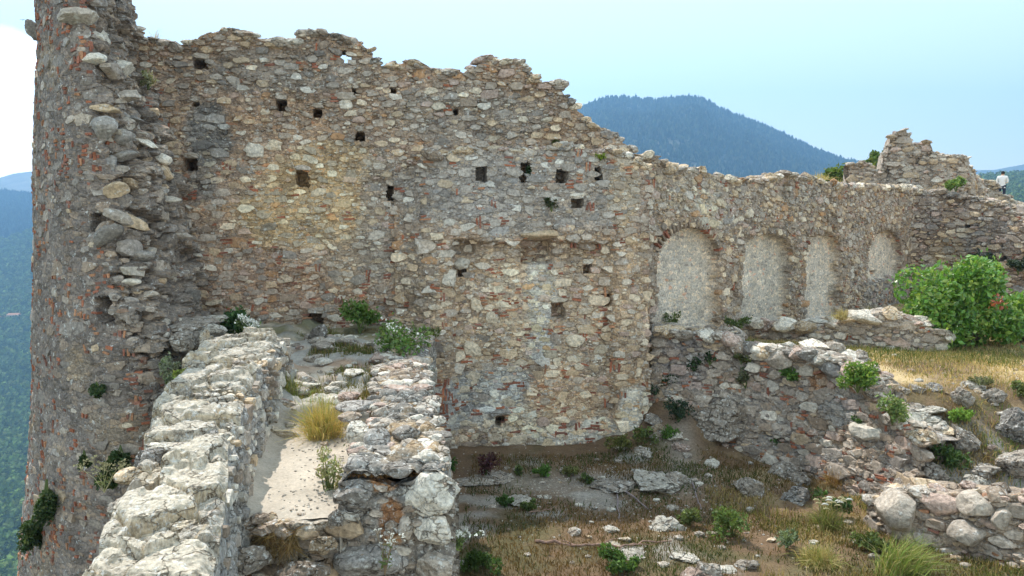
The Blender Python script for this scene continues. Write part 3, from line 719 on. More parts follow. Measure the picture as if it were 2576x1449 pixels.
rootC, orgC = wall('arcaded_wall', 'long receding rubble wall with four plastered blind arches behind the terrace', 'wall', pathC, topC, lambda u: np.full(np.shape(u), -3.1), 0.9, 0.036, 0.03, HC, colC, bricks=170, tint=(blC, .5), palette=palC,
     nstone=3300, rbig=0.16, rsmall=0.036, proud=0.03, caps=(300, 0.06, 0.2), jag=0.07, crest=0.3, maskfn=lambda U, Z: 1 - niche(U, Z, 0.04), brickmask=lambda u, z: 1 - niche(u, z, .05), holes=[(2215, 687, 14, 10, .4)])
# voussoirs round the blind arches
pcv = Pieces()
for (u0, u1, zt, zs, zb), full in zip(NICHE, (1, 0.35, 0.3, 1)):
    c, a = (u0 + u1) / 2, (u1 - u0) / 2 + 0.07
    for th in np.linspace(0.05 * np.pi, 0.97 * np.pi, 26):
        if full < 1 and rng.uniform() > full: continue
        u, z = c + a * math.cos(th), zs + (zt - zs + 0.07) * math.sin(th)
        V_, F_ = tile(0.16 if full == 1 else 0.13, 0.045, 0.05); V_ = np.stack([V_[:, 0] * math.cos(th) - V_[:, 1] * math.sin(th), V_[:, 0] * math.sin(th) + V_[:, 1] * math.cos(th), V_[:, 2]], 1)
        x, y, nx, ny = [float(q) for q in pathC(u, z)]; hh = float(HC(np.array([u]), np.array([z + .1]))[0]) * .3 - 0.02
        W = V_[:, :1] * np.array([-ny, nx, 0]) + V_[:, 1:2] * np.array([0, 0, 1.]) + V_[:, 2:] * np.array([nx, ny, 0])
        pcv.add(W, F_, (BRICKS[1] if rng.uniform() < .15 else np.array(PAL['brown'])) * rng.uniform(.8, 1.3), (x + nx * hh, y + ny * hh, z), 'brick')
pcv.finish(rootC, orgC)

# ------------------------------------------------------------------ far cross wall (D), ruined stack (E) and the parapet stub (I)
pathD = polypath([(xat(2262, 25.2, 0), 25.2), (xat(2420, 24.6, 0), 24.6), (xat(2640, 22.4, 0), 22.4)])
topD = prof(pathD, [(2240, 472), (2290, 476), (2345, 480), (2400, 490), (2440, 495), (2490, 511), (2530, 522), (2560, 545), (2576, 560), (2640, 590)])
blD = Blobs(pathD, [(2330, 540, 50, 50, (0.20, 0.17, 0.155), .7), (2480, 600, 80, 70, (0.185, 0.17, 0.16), .6), (2380, 640, 50, 50, (0.33, 0.26, 0.175), .6), (2540, 740, 60, 30, (0.26, 0.25, 0.24), .7)])
palD = dict(grey=4, brown=4, tan=2.5, dgrey=2, pink=1.5, cream=.8)
wall('cross_wall', 'brown grey rubble wall closing the terrace behind the green bush', 'wall', pathD, topD, lambda u: np.full(np.shape(u), -3.2), 1.0, 0.045, 0.04, lambda U, Z: rough(U, Z, 0.10, 0.045, seed=40, cell=0.22),
     lambda U, Z: blD(U, Z, np.array((0.285, 0.225, 0.185))), bricks=40, tint=(blD, .5), palette=palD, nstone=1200, rbig=0.21, rsmall=0.05, proud=0.05, caps=(110, 0.08, 0.22), jag=0.08,
     holes=[(2434, 568, 12, 14, .4), (2521, 651, 14, 12, .4), (2478, 655, 16, 14, .3)])
pathE = polypath([(xat(2176, 29.5, 1), 29.5), (xat(2400, 28.6, 1), 28.6), (xat(2425, 28.7, 1), 28.7), (xat(2462, 31.5, 1), 31.5)])
topE = prof(pathE, [(2150, 462), (2180, 458), (2196, 450), (2215, 430), (2228, 412), (2231, 398), (2229, 360), (2240, 345), (2254, 333), (2279, 327), (2287, 340), (2294, 357), (2305, 366), (2316, 357), (2338, 356), (2347, 380), (2379, 394), (2416, 393), (2431, 406), (2440, 420), (2462, 452)])
wall('ruined_stack', 'broken rubble stack with a jagged pinnacle rising above the far wall', 'ruin', pathE, topE, lambda u: np.full(np.shape(u), 0.3), 1.5, 0.05, 0.045, lambda U, Z: rough(U, Z, 0.16, 0.06, seed=50, cell=0.26) + 0.25 * sstep(2.0, 1.2, Z),
     lambda U, Z: np.array((0.40, 0.34, 0.285)) * np.ones(np.shape(U) + (1,)), palette=dict(grey=5, tan=3, brown=2, pale=2, pink=1), nstone=420, rbig=0.26, rsmall=0.08, proud=0.07, caps=(90, 0.08, 0.2), jag=0.12, crest=0.4, bricks=15)
pathE2 = polypath([(xat(2134, 28.3, 1), 28.3), (xat(2196, 28.2, 1), 28.2)])
wall('ruined_pier', 'small square stump of rubble masonry left of the jagged pinnacle', 'ruin', pathE2, prof(pathE2, [(2120, 425), (2140, 415), (2150, 411), (2180, 411), (2190, 414), (2200, 440)]), lambda u: np.full(np.shape(u), 0.4), 0.7, 0.04, 0.04, lambda U, Z: rough(U, Z, 0.08, 0.05, seed=55, cell=0.24) + 0.15 * sstep(1.7, 1.2, Z),
     lambda U, Z: np.array((0.40, 0.34, 0.29)) * np.ones(np.shape(U) + (1,)), palette=dict(grey=4, tan=3, pink=2, brown=2), nstone=60, rbig=0.22, rsmall=0.08, proud=0.06, caps=(20, 0.07, 0.16), jag=0.06)
pathI = polypath([(xat(2440, 37, 1), 37), (xat(2548, 36.2, 1), 36.2), (xat(2640, 35, 1), 35.0)])
wall('stepped_parapet', 'sunlit stepped rubble parapet in front of the person in a white shirt', 'wall', pathI, prof(pathI, [(2430, 452), (2460, 453), (2496, 456), (2506, 464), (2512, 470), (2515, 490), (2535, 494), (2545, 502), (2556, 510), (2576, 516), (2640, 522)]), lambda u: np.full(np.shape(u), 0.0), 1.2, 0.05, 0.05,
     lambda U, Z: rough(U, Z, 0.10, 0.06, seed=57, cell=0.26), lambda U, Z: np.array((0.42, 0.36, 0.29)) * np.ones(np.shape(U) + (1,)), palette=dict(grey=4, tan=3, cream=2, brown=2), nstone=160, rbig=0.25, rsmall=0.08, proud=0.06, caps=(46, 0.07, 0.18), jag=0.05)

# ------------------------------------------------------------------ retaining wall (F), low wall (G), lower retaining wall (H)
pathF = polypath([(xat(1640, 13.35, -2), 13.35), (xat(1850, 12.6, -2), 12.6), (xat(2000, 12.0, -2), 12.0), (xat(2120, 11.4, -2), 11.4), (xat(2240, 10.6, -2), 10.6), (xat(2350, 9.9, -2), 9.9)])
topF = prof(pathF, [(1630, 822), (1660, 835), (1720, 838), (1780, 842), (1830, 850), (1860, 868), (1900, 876), (1960, 880), (2010, 884), (2060, 895), (2110, 912), (2150, 935), (2190, 970), (2240, 1030), (2290, 1075), (2350, 1120)])
blF = Blobs(pathF, [(1720, 910, 70, 60, (0.19, 0.165, 0.155), .8), (2120, 1020, 60, 50, (0.27, 0.255, 0.24), .8), (2000, 1000, 80, 60, (0.25, 0.21, 0.18), .5), (2060, 960, 20, 30, (0.25, 0.12, 0.05), .7), (2150, 960, 15, 30, (0.26, 0.125, 0.05), .7)])
palF = dict(grey=6, pink=2, tan=2, pale=2, brown=2.5, dgrey=1.5)
wall('retaining_wall', 'rubble retaining wall running diagonally along the terrace edge above the courtyard', 'wall', pathF, topF, lambda u: np.full(np.shape(u), -4.0), 0.55, 0.026, 0.026, lambda U, Z: rough(U, Z, 0.10, 0.035, seed=60, cell=0.18) + 0.35 * sstep(-2.2, -3.8, Z),
     lambda U, Z: blF(U, Z, np.array((0.35, 0.295, 0.25))), bricks=130, tint=(blF, .5), palette=palF, nstone=1000, rbig=0.19, rsmall=0.05, proud=0.025, caps=(150, 0.07, 0.22), jag=0.06, crest=0.12,
     stones=[(1900, 890, 70, 40, .10, 'pale'), (1960, 905, 60, 50, .10, 'grey'), (2060, 905, 50, 40, .09, 'grey'), (2090, 930, 60, 36, .1, 'slate'), (2200, 1085, 70, 40, .08, 'pale'), (2115, 950, 40, 40, .06, 'grey')])
pathG = polypath([(xat(1826, 16.6, -2), 16.6), (xat(2060, 15.5, -2), 15.5), (xat(2250, 14.7, -2), 14.7), (xat(2385, 14.5, -2), 14.5)])
topG = prof(pathG, [(1826, 818), (1870, 812), (1950, 818), (2030, 822), (2110, 815), (2130, 800), (2160, 796), (2205, 790), (2262, 792), (2275, 803), (2320, 815), (2360, 832), (2385, 850)])
wall('low_wall', 'low ruined rubble wall on the terrace ending beside the green bush', 'wall', pathG, topG, lambda u: np.full(np.shape(u), -2.8), 0.5, 0.03, 0.03, lambda U, Z: rough(U, Z, 0.06, 0.035, seed=65, cell=0.18), lambda U, Z: np.array((0.40, 0.35, 0.305)) * np.ones(np.shape(U) + (1,)),
     bricks=12, palette=dict(grey=5, pale=4, pink=2, tan=1.5), nstone=420, rbig=0.17, rsmall=0.05, proud=0.035, caps=(75, 0.08, 0.26), jag=0.05)
pathH = polypath([(xat(2225, 9.6, -3), 9.6), (xat(2300, 9.1, -3), 9.1), (xat(2440, 8.7, -3), 8.7), (xat(2680, 7.9, -3), 7.9)])
topH = prof(pathH, [(2215, 1262), (2235, 1245), (2260, 1238), (2300, 1238), (2340, 1236), (2400, 1240), (2440, 1243), (2500, 1242), (2576, 1240), (2680, 1245)])
wall('lower_retaining_wall', 'lower rubble retaining wall with large rounded boulders in the bottom right corner', 'wall', pathH, topH, lambda u: np.full(np.shape(u), -4.1), 0.6, 0.02, 0.02, lambda U, Z: rough(U, Z, 0.10, 0.04, seed=70, cell=0.2) + 0.2 * sstep(-2.9, -3.7, Z),
     lambda U, Z: np.array((0.34, 0.275, 0.22)) * np.ones(np.shape(U) + (1,)), bricks=26, palette=dict(grey=5, tan=2, brown=2.5, pink=2), nstone=300, rbig=0.17, rsmall=0.04, proud=0.04, caps=(26, 0.07, 0.2), jag=0.04, crest=0.1,
     stones=[(2282, 1280, 110, 80, .16, 'grey'), (2370, 1265, 100, 50, .09, 'pink'), (2460, 1270, 80, 60, .13, 'grey'), (2455, 1335, 80, 60, .15, 'grey'), (2530, 1300, 50, 50, .08, 'grey')])
print('walls', time.time() - T0)
# ------------------------------------------------------------------ the round tower with its broken edge
_tz = np.array([-6.0, -2.0, 0.0, 3.0, 6.0])
_tp = [[(120, 14.2), (45, 11.6), (46, 10.5), (125, 9.5), (280, 9.0), (420, 9.0), (520, 9.5), (560, 10.8), (560, 12.6)],
       [(140, 14.2), (80, 11.6), (82, 10.6), (150, 9.7), (280, 9.2), (370, 9.2), (440, 9.7), (482, 10.8), (500, 12.6)],
       [(145, 14.2), (86, 11.7), (88, 10.7), (140, 9.9), (235, 9.5), (295, 9.6), (385, 10.3), (455, 11.2), (480, 12.6)],
       [(150, 14.2), (92, 11.8), (93, 10.7), (135, 10.0), (185, 9.7), (225, 9.8), (262, 10.5), (288, 11.4), (296, 12.6)],
       [(155, 14.2), (96, 11.8), (97, 10.7), (135, 10.0), (185, 9.7), (225, 9.8), (252, 10.5), (272, 11.4), (280, 12.6)]]
_prof = np.array([[(xat(px, D, z), D) for (px, D) in row] for row, z in zip(_tp, _tz)])
_d = np.linalg.norm(np.diff(_prof[2], axis=0), axis=1); _s = np.concatenate([[0], np.cumsum(_d)])
_uu = np.linspace(0, _s[-1], 160)
def _smooth(q):
    k = np.ones(13) / 13; p = np.concatenate([np.linspace(q[0] - 6 * (q[1] - q[0]), q[0], 6, endpoint=False), q, np.linspace(q[-1], q[-1] + 6 * (q[-1] - q[-2]), 7)[1:]])
    return np.convolve(p, k, 'valid')
_PX = np.array([_smooth(np.interp(_uu, _s, r[:, 0])) for r in _prof]); _PY = np.array([_smooth(np.interp(_uu, _s, r[:, 1])) for r in _prof])
def pathT(u, z):
    u, z = np.broadcast_arrays(np.asarray(u, float), np.asarray(z, float))
    fu = np.clip(u / _s[-1] * 159, 0, 158.999); iu = fu.astype(int); tu = fu - iu
    k = np.clip(np.searchsorted(_tz, z) - 1, 0, len(_tz) - 2); tz = np.clip((z - _tz[k]) / (_tz[k + 1] - _tz[k]), 0, 1); tz = tz * tz * (3 - 2 * tz)
    def g(A): return (A[k, iu] * (1 - tu) + A[k, iu + 1] * tu) * (1 - tz) + (A[k + 1, iu] * (1 - tu) + A[k + 1, iu + 1] * tu) * tz
    def d(A): return (A[k, iu + 1] - A[k, iu]) * (1 - tz) + (A[k + 1, iu + 1] - A[k + 1, iu]) * tz
    tx, ty = d(_PX), d(_PY); l = np.hypot(tx, ty) + 1e-9
    return g(_PX), g(_PY), ty / l, -tx / l
pathT.L = _s[-1]
u4, u5, u8 = _s[4], _s[5], _s[8]
def broken(U, Z): return sstep(u4 + 0.05, u5 + 0.25, U + 0.25 * fbm(U, Z, 0, 1.2, 3, 81)) * sstep(-2.6, -1.2, Z + 0.3 * fbm(U, Z, 0, 1.5, 2, 82))
def HT(U, Z):
    br = broken(U, Z)
    f1, f2, idn = worley(U * 0.8, Z * 1.7, 0.33, 83); g1, g2, idg = worley(U * 0.8 + .2, Z * 2.2, 0.17, 84)
    ledge = 0.30 * (idn - 0.5) + 0.13 * (idg - 0.5) + 0.10 * np.minimum(f2 - f1, 0.35) / 0.35
    smooth_ = 0.035 * fbm(U, Z, 0, 1.1, 4, 85) + 0.018 * (idg - .5) + 0.02 * fbm(U, Z, 0, 9, 3, 86) - 0.06 * sstep(0.3, 0.5, fbm(U, Z * .6, 0, 0.9, 3, 87))
    return smooth_ * (1 - br) + br * (ledge + 0.14 * fbm(U, Z, 0, 0.9, 3, 88) - 0.05)
def colT(U, Z):
    br = broken(U, Z)[..., None]; n1 = fbm(U, Z, 0, 0.9, 4, 89)[..., None]
    g = np.array((0.235, 0.198, 0.175)) * (1 + 0.25 * n1); t_ = np.array((0.40, 0.31, 0.215))
    c = lerp(g, t_, 0.55 * sstep(0.2, 0.5, fbm(U, Z, 4, 1.3, 3, 90))[..., None])
    return lerp(c, np.array((0.29, 0.245, 0.21)) * (1 + 0.3 * n1), br)
palT = dict(grey=3, dgrey=5, slate=5, brown=3, tan=1.4, cream=.3); palTb = dict(grey=5, dgrey=5, slate=6, tan=2, pale=2, brown=2)
rootT, orgT = wall('round_tower', 'tall rounded rubble tower studded with red tile fragments at the left', 'tower', pathT, lambda u: 3.9 + 0.5 * np.sin(u * 1.7), lambda u: np.full(np.shape(u), -6.0), 0.25, 0.028, 0.024, HT, colT, bricks=1300, palette=palT,
     pal2=palTb, palmix=broken, nstone=1500, rbig=0.19, rsmall=0.04, proud=0.010, caps=(20, 0.1, 0.25), jag=0.2, brickvert=0.35,
     maskfn=lambda U, Z: lerp(0.35, 1.0, broken(U, Z)), pfn=lambda U, Z: lerp(0.8, 4.0, broken(U, Z)), bl=(0.035, 0.10), brickmask=lambda u, z: (0.22 + 0.78 * sstep(-.05, .3, fbm(u, z * .7, 0, 1.6, 3, 91))) * (1 - 0.8 * broken(u, z)),
     holes=[(385, 640, 30, 30, 0.25), (262, 780, 36, 60, 0.22), (250, 560, 40, 40, .15)])
# slabs left sticking out of the broken edge
pct = Pieces()
def tower_slab(px, py, w, h, out, key, tilt=0.0, up=0.0):
    u, z = uz(pathT, px, py); x, y, nx, ny = [float(q) for q in pathT(u, z)]
    D = y; a, c = w / FPX * D / 2, h / FPX * D / 2
    V_, F_ = chunk(3, 8, 0.12, 0.36, 0.8); V_ = V_ * np.array([a * 1.3, max(out, a * 0.7), c * 1.25])
    V_[:, 2] += V_[:, 0] * tilt
    hh = float(HT(np.array([u]), np.array([z]))[0])
    # long axis across the view, slab lying level
    pct.add(V_, F_, np.array(PAL[key]) * rng.uniform(.85, 1.15), (x + nx * (hh + 0.02) * .6, y - 0.05, z + up), 'stone')
for q in [(290, 175, 90, 40, .2, 'pale', .1), (300, 245, 100, 40, .2, 'grey', .05), (270, 275, 70, 18, .2, 'tan', -.12), (270, 330, 60, 60, .15, 'slate', .1), (310, 345, 50, 36, .15, 'slate', .1), (375, 270, 30, 40, .12, 'pale', -.5), (395, 320, 44, 16, .15, 'pale', 0), (350, 355, 60, 26, .15, 'pale', -.3),
          (330, 395, 60, 26, .18, 'slate', .05), (415, 352, 40, 30, .12, 'dgrey', .1), (430, 385, 56, 30, .15, 'tan', .2), (390, 400, 50, 24, .15, 'pale', -.2), (400, 430, 60, 40, .14, 'tan', -.2), (320, 430, 66, 24, .15, 'grey', 0), (460, 480, 40, 26, .12, 'pale', -.2), (290, 480, 50, 36, .12, 'tan', .1), (430, 500, 50, 18, .14, 'pale', 0),
          (470, 520, 34, 12, .14, 'pale', -.1), (330, 560, 90, 40, .15, 'tan', -.4), (300, 545, 70, 30, .14, 'grey', -.3), (270, 590, 70, 50, .14, 'dgrey', .4), (400, 485, 50, 20, .12, 'slate', .1), (445, 590, 50, 20, .12, 'grey', -.1), (475, 640, 30, 14, .12, 'pale', -.3), (350, 640, 70, 40, .1, 'slate', 0), (420, 690, 60, 30, .1, 'grey', .1), (345, 710, 50, 20, .1, 'pale', .05),
          (470, 740, 40, 36, .1, 'dgrey', 0), (370, 740, 50, 26, .1, 'grey', 0), (205, 40, 80, 50, .16, 'grey', .2), (255, 90, 60, 40, .16, 'pale', -.2), (290, 50, 44, 22, .25, 'dgrey', -.5), (80, 75, 30, 50, .12, 'dgrey', -.3), (240, 150, 50, 30, .14, 'pale', .1), (330, 300, 44, 22, .14, 'slate', 0), (360, 450, 40, 24, .12, 'grey', 0), (300, 420, 44, 50, .1, 'slate', .1)]:
    tower_slab(*q)
pct.finish(rootT, orgT)

# ------------------------------------------------------------------ foreground parapet beside the path
py_ = np.array([2.6, 3.4, 4.6, 5.9, 7.2, 9.0, 9.8, 10.6])
pR = np.array([-1.52, -1.62, -1.80, -2.16, -2.48, -2.72, -2.84, -3.3]); pL = np.array([-2.2, -2.32, -2.53, -2.86, -3.27, -3.62, -3.9, -4.6]); pZ = np.array([-2.25, -2.17, -2.06, -1.76, -1.60, -1.43, -1.42, -1.42])
def path_z(y):
    return np.interp(y, [5.2, 6.0, 6.08, 6.17, 6.3, 8.2, 8.45, 8.55, 9.3, 9.42, 9.5, 10.4, 10.5, 12.8], [-4.6, -4.4, -2.6, -2.40, -2.36, -2.25, -2.22, -2.06, -2.02, -1.98, -1.88, -1.82, -1.76, -1.64])
def build_parapet():
    root = thing('parapet_wall', 'sunlit low parapet of pale weathered limestone beside the foreground path', 'wall', (-2.5, 6.0, -4.5)); org = np.array((-2.5, 6.0, -4.5))
    ys = np.arange(2.8, 9.9, 0.0135); nu = len(ys); nl, nt, nf = 14, 64, 78
    R, L, Zt = np.interp(ys, py_, pR), np.interp(ys, py_, pL), np.interp(ys, py_, pZ)
    R = R + 0.05 * fbm(ys, 0, 0, 1.8, 3, 101); L = L + 0.06 * fbm(ys, 5, 0, 1.8, 3, 102)
    # top: blocks with their own level, joints sunk between
    t = np.linspace(0, 1, nt)[None]; X = L[:, None] + (R - L)[:, None] * t; Y = np.repeat(ys[:, None], nt, 1)
    wx, wy = X + 0.06 * fbm(X, Y, 0, 4, 2, 103), Y + 0.06 * fbm(X, Y, 7, 4, 2, 104)
    f1, f2, idn = worley(wx, wy * 1.35, 0.42, 105); g1, g2, idg = worley(wx + 3, wy * 1.5, 0.17, 106)
    big = idn > 0.32
    jt = np.minimum(f2 - f1, 0.22) / 0.22; jg = np.minimum(g2 - g1, 0.3) / 0.3
    tl = (np.where(big, (idn - 0.6) * 0.12 + 0.035 * np.minimum(jt * 2.5, 1), (idg - 0.6) * 0.09 + 0.03 * jg - 0.03))
    Z = Zt[:, None] + tl + 0.05 * fbm(X, Y, 0, 3.0, 4, 107) + 0.026 * fbm(X, Y, 0, 13, 4, 108, .6) - 0.035 * sstep(0.12, 0.4, fbm(X, Y, 3, 7, 3, 118)) + 0.07 * (idn - .5)
    step = (Y * 1.25 + 0.9 * fbm(X, Y, 2, 0.9, 3, 109)) % 1.0; Z = Z - 0.06 * (step - 0.5)
    edge = np.minimum(t, 1 - t) * (R - L)[:, None]; Z = Z - 0.06 * (1 - sstep(0, 0.07, edge)) * (0.6 + 0.8 * idg)
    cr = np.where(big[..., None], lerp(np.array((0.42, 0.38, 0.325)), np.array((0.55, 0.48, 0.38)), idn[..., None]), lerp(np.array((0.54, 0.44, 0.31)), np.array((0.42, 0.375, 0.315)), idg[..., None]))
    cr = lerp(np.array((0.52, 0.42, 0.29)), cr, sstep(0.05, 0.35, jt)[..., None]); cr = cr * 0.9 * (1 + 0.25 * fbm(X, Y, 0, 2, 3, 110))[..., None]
    P = np.stack([X, Y, Z], -1)
    # right face
    k = np.linspace(0, 1, nf)[None, 1:]; z0 = Z[:, -1:]; zb = np.minimum(path_z(ys)[:, None] - 0.25, z0 - 0.35)
    zz = lerp(z0, zb, k); yy = np.repeat(ys[:, None], nf - 1, 1)
    h1, h2, hid = worley(yy, zz * 1.25, 0.16, 111)
    dx = 0.055 * fbm(yy, zz, 0, 2.4, 4, 112) + 0.035 * (hid - .5) + 0.03 * np.minimum(h2 - h1, .3) / .3 + 0.018 * fbm(yy, zz, 0, 18, 3, 113)
    PF = np.stack([R[:, None] + dx * sstep(0, 0.1, k) + 0.06 * k, yy, zz], -1)
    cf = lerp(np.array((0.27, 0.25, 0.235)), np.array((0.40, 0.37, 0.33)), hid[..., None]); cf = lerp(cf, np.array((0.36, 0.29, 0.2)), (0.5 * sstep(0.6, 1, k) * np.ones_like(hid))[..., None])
    # left face
    k = np.linspace(1, 0, nl)[None, :-1]; zl = lerp(Z[:, :1], -5.5, k); yl = np.repeat(ys[:, None], nl - 1, 1)
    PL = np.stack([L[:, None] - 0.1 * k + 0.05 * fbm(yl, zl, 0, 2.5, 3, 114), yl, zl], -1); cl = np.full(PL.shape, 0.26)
    G = np.concatenate([PL, P, PF], 1); C = np.concatenate([cl, cr, cf], 1)
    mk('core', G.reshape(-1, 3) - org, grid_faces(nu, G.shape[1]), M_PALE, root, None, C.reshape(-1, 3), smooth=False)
    pc = Pieces(); dt = Darts()
    named = [(370, 1140, 80, 60, 'slate'), (480, 1200, 140, 70, 'grey'), (360, 1250, 150, 70, 'grey'), (560, 1035, 70, 30, 'tan'), (450, 1035, 80, 20, 'tan'), (470, 965, 90, 40, 'grey'), (600, 960, 70, 30, 'pale'), (470, 1250, 120, 60, 'pale'), (400, 1380, 60, 36, 'slate'), (310, 1400, 80, 46, 'pale'), (490, 1390, 60, 46, 'pale'),
             (420, 1055, 60, 30, 'pale'), (530, 920, 70, 26, 'tan'), (640, 885, 60, 26, 'pale'), (580, 870, 60, 20, 'tan'), (380, 1095, 60, 36, 'cream'), (520, 1100, 50, 40, 'grey'), (300, 1330, 60, 36, 'cream'), (460, 1320, 90, 40, 'cream'), (540, 1170, 50, 50, 'grey'), (260, 1420, 70, 40, 'pale'), (520, 1330, 50, 40, 'pale'), (500, 1060, 60, 30, 'pale'), (440, 990, 60, 24, 'cream'), (560, 1000, 60, 24, 'pale')]
    for (px, py, w, hh, key) in named:
        rx, rz = ray(px, py); DD = np.arange(3, 11, .02); d = DD[np.argmin(np.abs(rz * DD - np.interp(DD, py_, pZ)))]
        a = w / FPX * d / 2; b_ = hh / FPX * d / 2
        V_, F_ = chunk(5, 9, 0.14, 0.4, 0.85); V_ = V_ * np.array([a * 1.1, b_ * 1.7, 0.045 + b_ * 0.6]); zc_ = (0.02 + b_ * .3); V_[:, 2] = np.where(V_[:, 2] > zc_, zc_ + (V_[:, 2] - zc_) * .15, V_[:, 2]); V_ = V_ * (1 + 0.20 * fbm(V_[:, 0] + px, V_[:, 1] + py, V_[:, 2], 11, 4, 8, .6))[:, None]; q = rng.normal(0, .4); V_[:, 2] += V_[:, 0] * rng.uniform(-.15, .15) + V_[:, 1] * rng.uniform(-.2, .1) + 0.022 * fbm(V_[:, 0] + px, V_[:, 1], V_[:, 2], 12, 3, 9)
        V_ = np.stack([V_[:, 0] * math.cos(q) - V_[:, 1] * math.sin(q), V_[:, 0] * math.sin(q) + V_[:, 1] * math.cos(q), V_[:, 2]], 1)
        V_ = V_ + 0.003 * rng.normal(size=V_.shape)
        x = rx * d; dt.put(x, d, a)
        pc.add(V_, F_, np.array(PAL[key]) * rng.uniform(.85, 1.05), (x, d, float(np.interp(d, py_, pZ)) - 0.03), 'block')
    for _ in range(1700):
        d = rng.uniform(3.0, 9.8); x = rng.uniform(np.interp(d, py_, pL) + .03, np.interp(d, py_, pR) - .03); r = 0.022 + 0.12 * rng.uniform() ** 2.6
        if not dt.ok(x, d, r, 0.9): continue
        dt.put(x, d, r)
        V_, F_ = chunk(3 if r > .07 else 2, 8, 0.10, .4, .85); V_ = V_ * np.array([r * 1.3, r * rng.uniform(.7, 1.1), r * rng.uniform(.4, .65)]); q = rng.uniform(-.7, .7)
        V_ = np.stack([V_[:, 0] * math.cos(q) - V_[:, 1] * math.sin(q), V_[:, 0] * math.sin(q) + V_[:, 1] * math.cos(q), V_[:, 2]], 1)
        pc.add(V_, F_, pick(dict(pale=4, grey=3, cream=3, tan=2, slate=.6)) * 1.08, (x, d, float(np.interp(d, py_, pZ)) - 0.02 - 0.02 * rng.uniform()), 'block')
    # stones in the shaded right face
    df = Darts(.2)
    for _ in range(330):
        y = rng.uniform(4.0, 9.8); zt = float(np.interp(y, py_, pZ)); zb = float(path_z(y)); z = rng.uniform(zb, zt - .05); r = 0.025 + 0.075 * rng.uniform() ** 2
        if zt - zb < 0.1 or not df.ok(y, z, r, .85): continue
        df.put(y, z, r); V_, F_ = stone(r, r * rng.uniform(.6, 1.1), 0.012)
        W = V_[:, :1] * np.array([0, 1., 0]) + V_[:, 1:2] * np.array([0, 0, 1.]) + V_[:, 2:] * np.array([1., 0, 0])
        pc.add(W, F_, pick(dict(grey=4, pale=3, slate=1, brown=2, tan=1)), (float(np.interp(y, py_, pR)) + .035 + .06 * (zt - z) / max(zt - zb, .1), y, z), 'stone')
    pc.finish(root, org)
build_parapet()

# ------------------------------------------------------------------ path, steps and the stub wall on its right
sy_ = np.array([6.2, 7.2, 8.2, 9.3, 10.5, 12.6]); sR = np.array([-0.50, -0.63, -0.80, -1.0, -1.15, -1.2]); sL = np.array([-1.40, -1.44, -1.5, -1.66, -1.85, -2.0]); sZ = np.array([-2.08, -1.98, -1.90, -1.82, -1.75, -1.64])
def build_path():
    xs = np.arange(-4.3, -0.75, 0.022); ys = np.arange(6.19, 12.7, 0.02)
    X, Y = np.meshgrid(xs, ys, indexing='ij')
    wob = 0.10 * fbm(X, Y, 0, 2.0, 3, 121); Z = path_z(Y + wob * sstep(7.9, 8.4, Y) + 0.12 * fbm(X, 0, 0, 2.5, 3, 122) * sstep(6.6, 6.2, Y))
    rug = sstep(8.2, 8.6, Y) + sstep(6.25, 6.05, Y)
    f1, f2, idn = worley(X, Y, 0.3, 123)
    Z = Z + 0.02 * fbm(X, Y, 0, 2.2, 3, 124) + rug * (0.10 * (idn - .5) + 0.08 * fbm(X, Y, 0, 3, 4, 125)) + 0.006 * fbm(X, Y, 0, 22, 2, 126)
    Z = Z + 0.10 * sstep(0.22, 0.0, X - np.interp(Y, py_, pR)) * sstep(6.1, 6.4, Y)
    Z = np.where((X > np.interp(Y, sy_, sR) - 0.12) | ((X > -1.38) & (Y < 6.34)), -4.6, np.where(X < np.interp(Y, py_, pR) - np.where(Y > 9.75, 1.1, 0.35), -5.0, Z)) + sstep(6.2, 6.0, Y) * (0.10 * fbm(X, Y * 2, 0, 3.0, 4, 128) + 0.10 * (idn - .5))
    dust = np.array((0.50, 0.43, 0.35)); clay = np.array((0.36, 0.245, 0.17)); rock = np.array((0.36, 0.335, 0.30)); grs = np.array((0.16, 0.15, 0.07))
    n = fbm(X, Y, 0, 1.6, 4, 127); c = dust * (1 + .12 * n)[..., None]
    c = lerp(c, clay, (sstep(8.1, 8.8, Y) * sstep(-.3, .3, n))[..., None]); c = lerp(c, rock, (sstep(8.2, 8.7, Y) * sstep(.40, .55, idn))[..., None]); c = c * (1 + .35 * sstep(8.2, 8.7, Y) * fbm(X, Y, 0, 7, 3, 129))[..., None]
    c = lerp(c, grs, (sstep(11.0, 11.8, Y) * 0.8 * sstep(-.4, .1, n))[..., None]); c = lerp(c, np.array((0.28, 0.215, 0.155)), sstep(6.2, 6.0, Y)[..., None] * 0.9)
    tag(mk('path', np.stack([X, Y, Z], -1).reshape(-1, 3), grid_faces(len(xs), len(ys)), M_DUST, None, None, c.reshape(-1, 3), True), 'dusty trodden path climbing between parapet and stub wall', kind='structure')
build_path()
pathQ = polypath([(-2.45, 6.13), (-1.9, 6.08), (-1.24, 6.2)])
wall('path_edge', 'broken rubble and earth edge dropping below the dusty path', 'wall', pathQ, lambda u: -2.385 + 0 * u, lambda u: np.full(np.shape(u), -4.2), 0.3, 0.014, 0.014, lambda U, Z: rough(U, Z, 0.16, 0.06, 0.02, 0.2, 150) - 0.12 * sstep(-2.42, -2.6, Z),
     lambda U, Z: lerp(np.array((0.36, 0.27, 0.19)), np.array((0.42, 0.36, 0.29)), sstep(-.2, .2, fbm(U, Z, 0, 3, 3, 151))[..., None]), palette=dict(grey=4, tan=3, brown=3, pale=1), nstone=90, rbig=.13, rsmall=.03, proud=.05, caps=(26, .03, .09), bricks=3, jag=.03, crest=.03, mat=M_PALE)
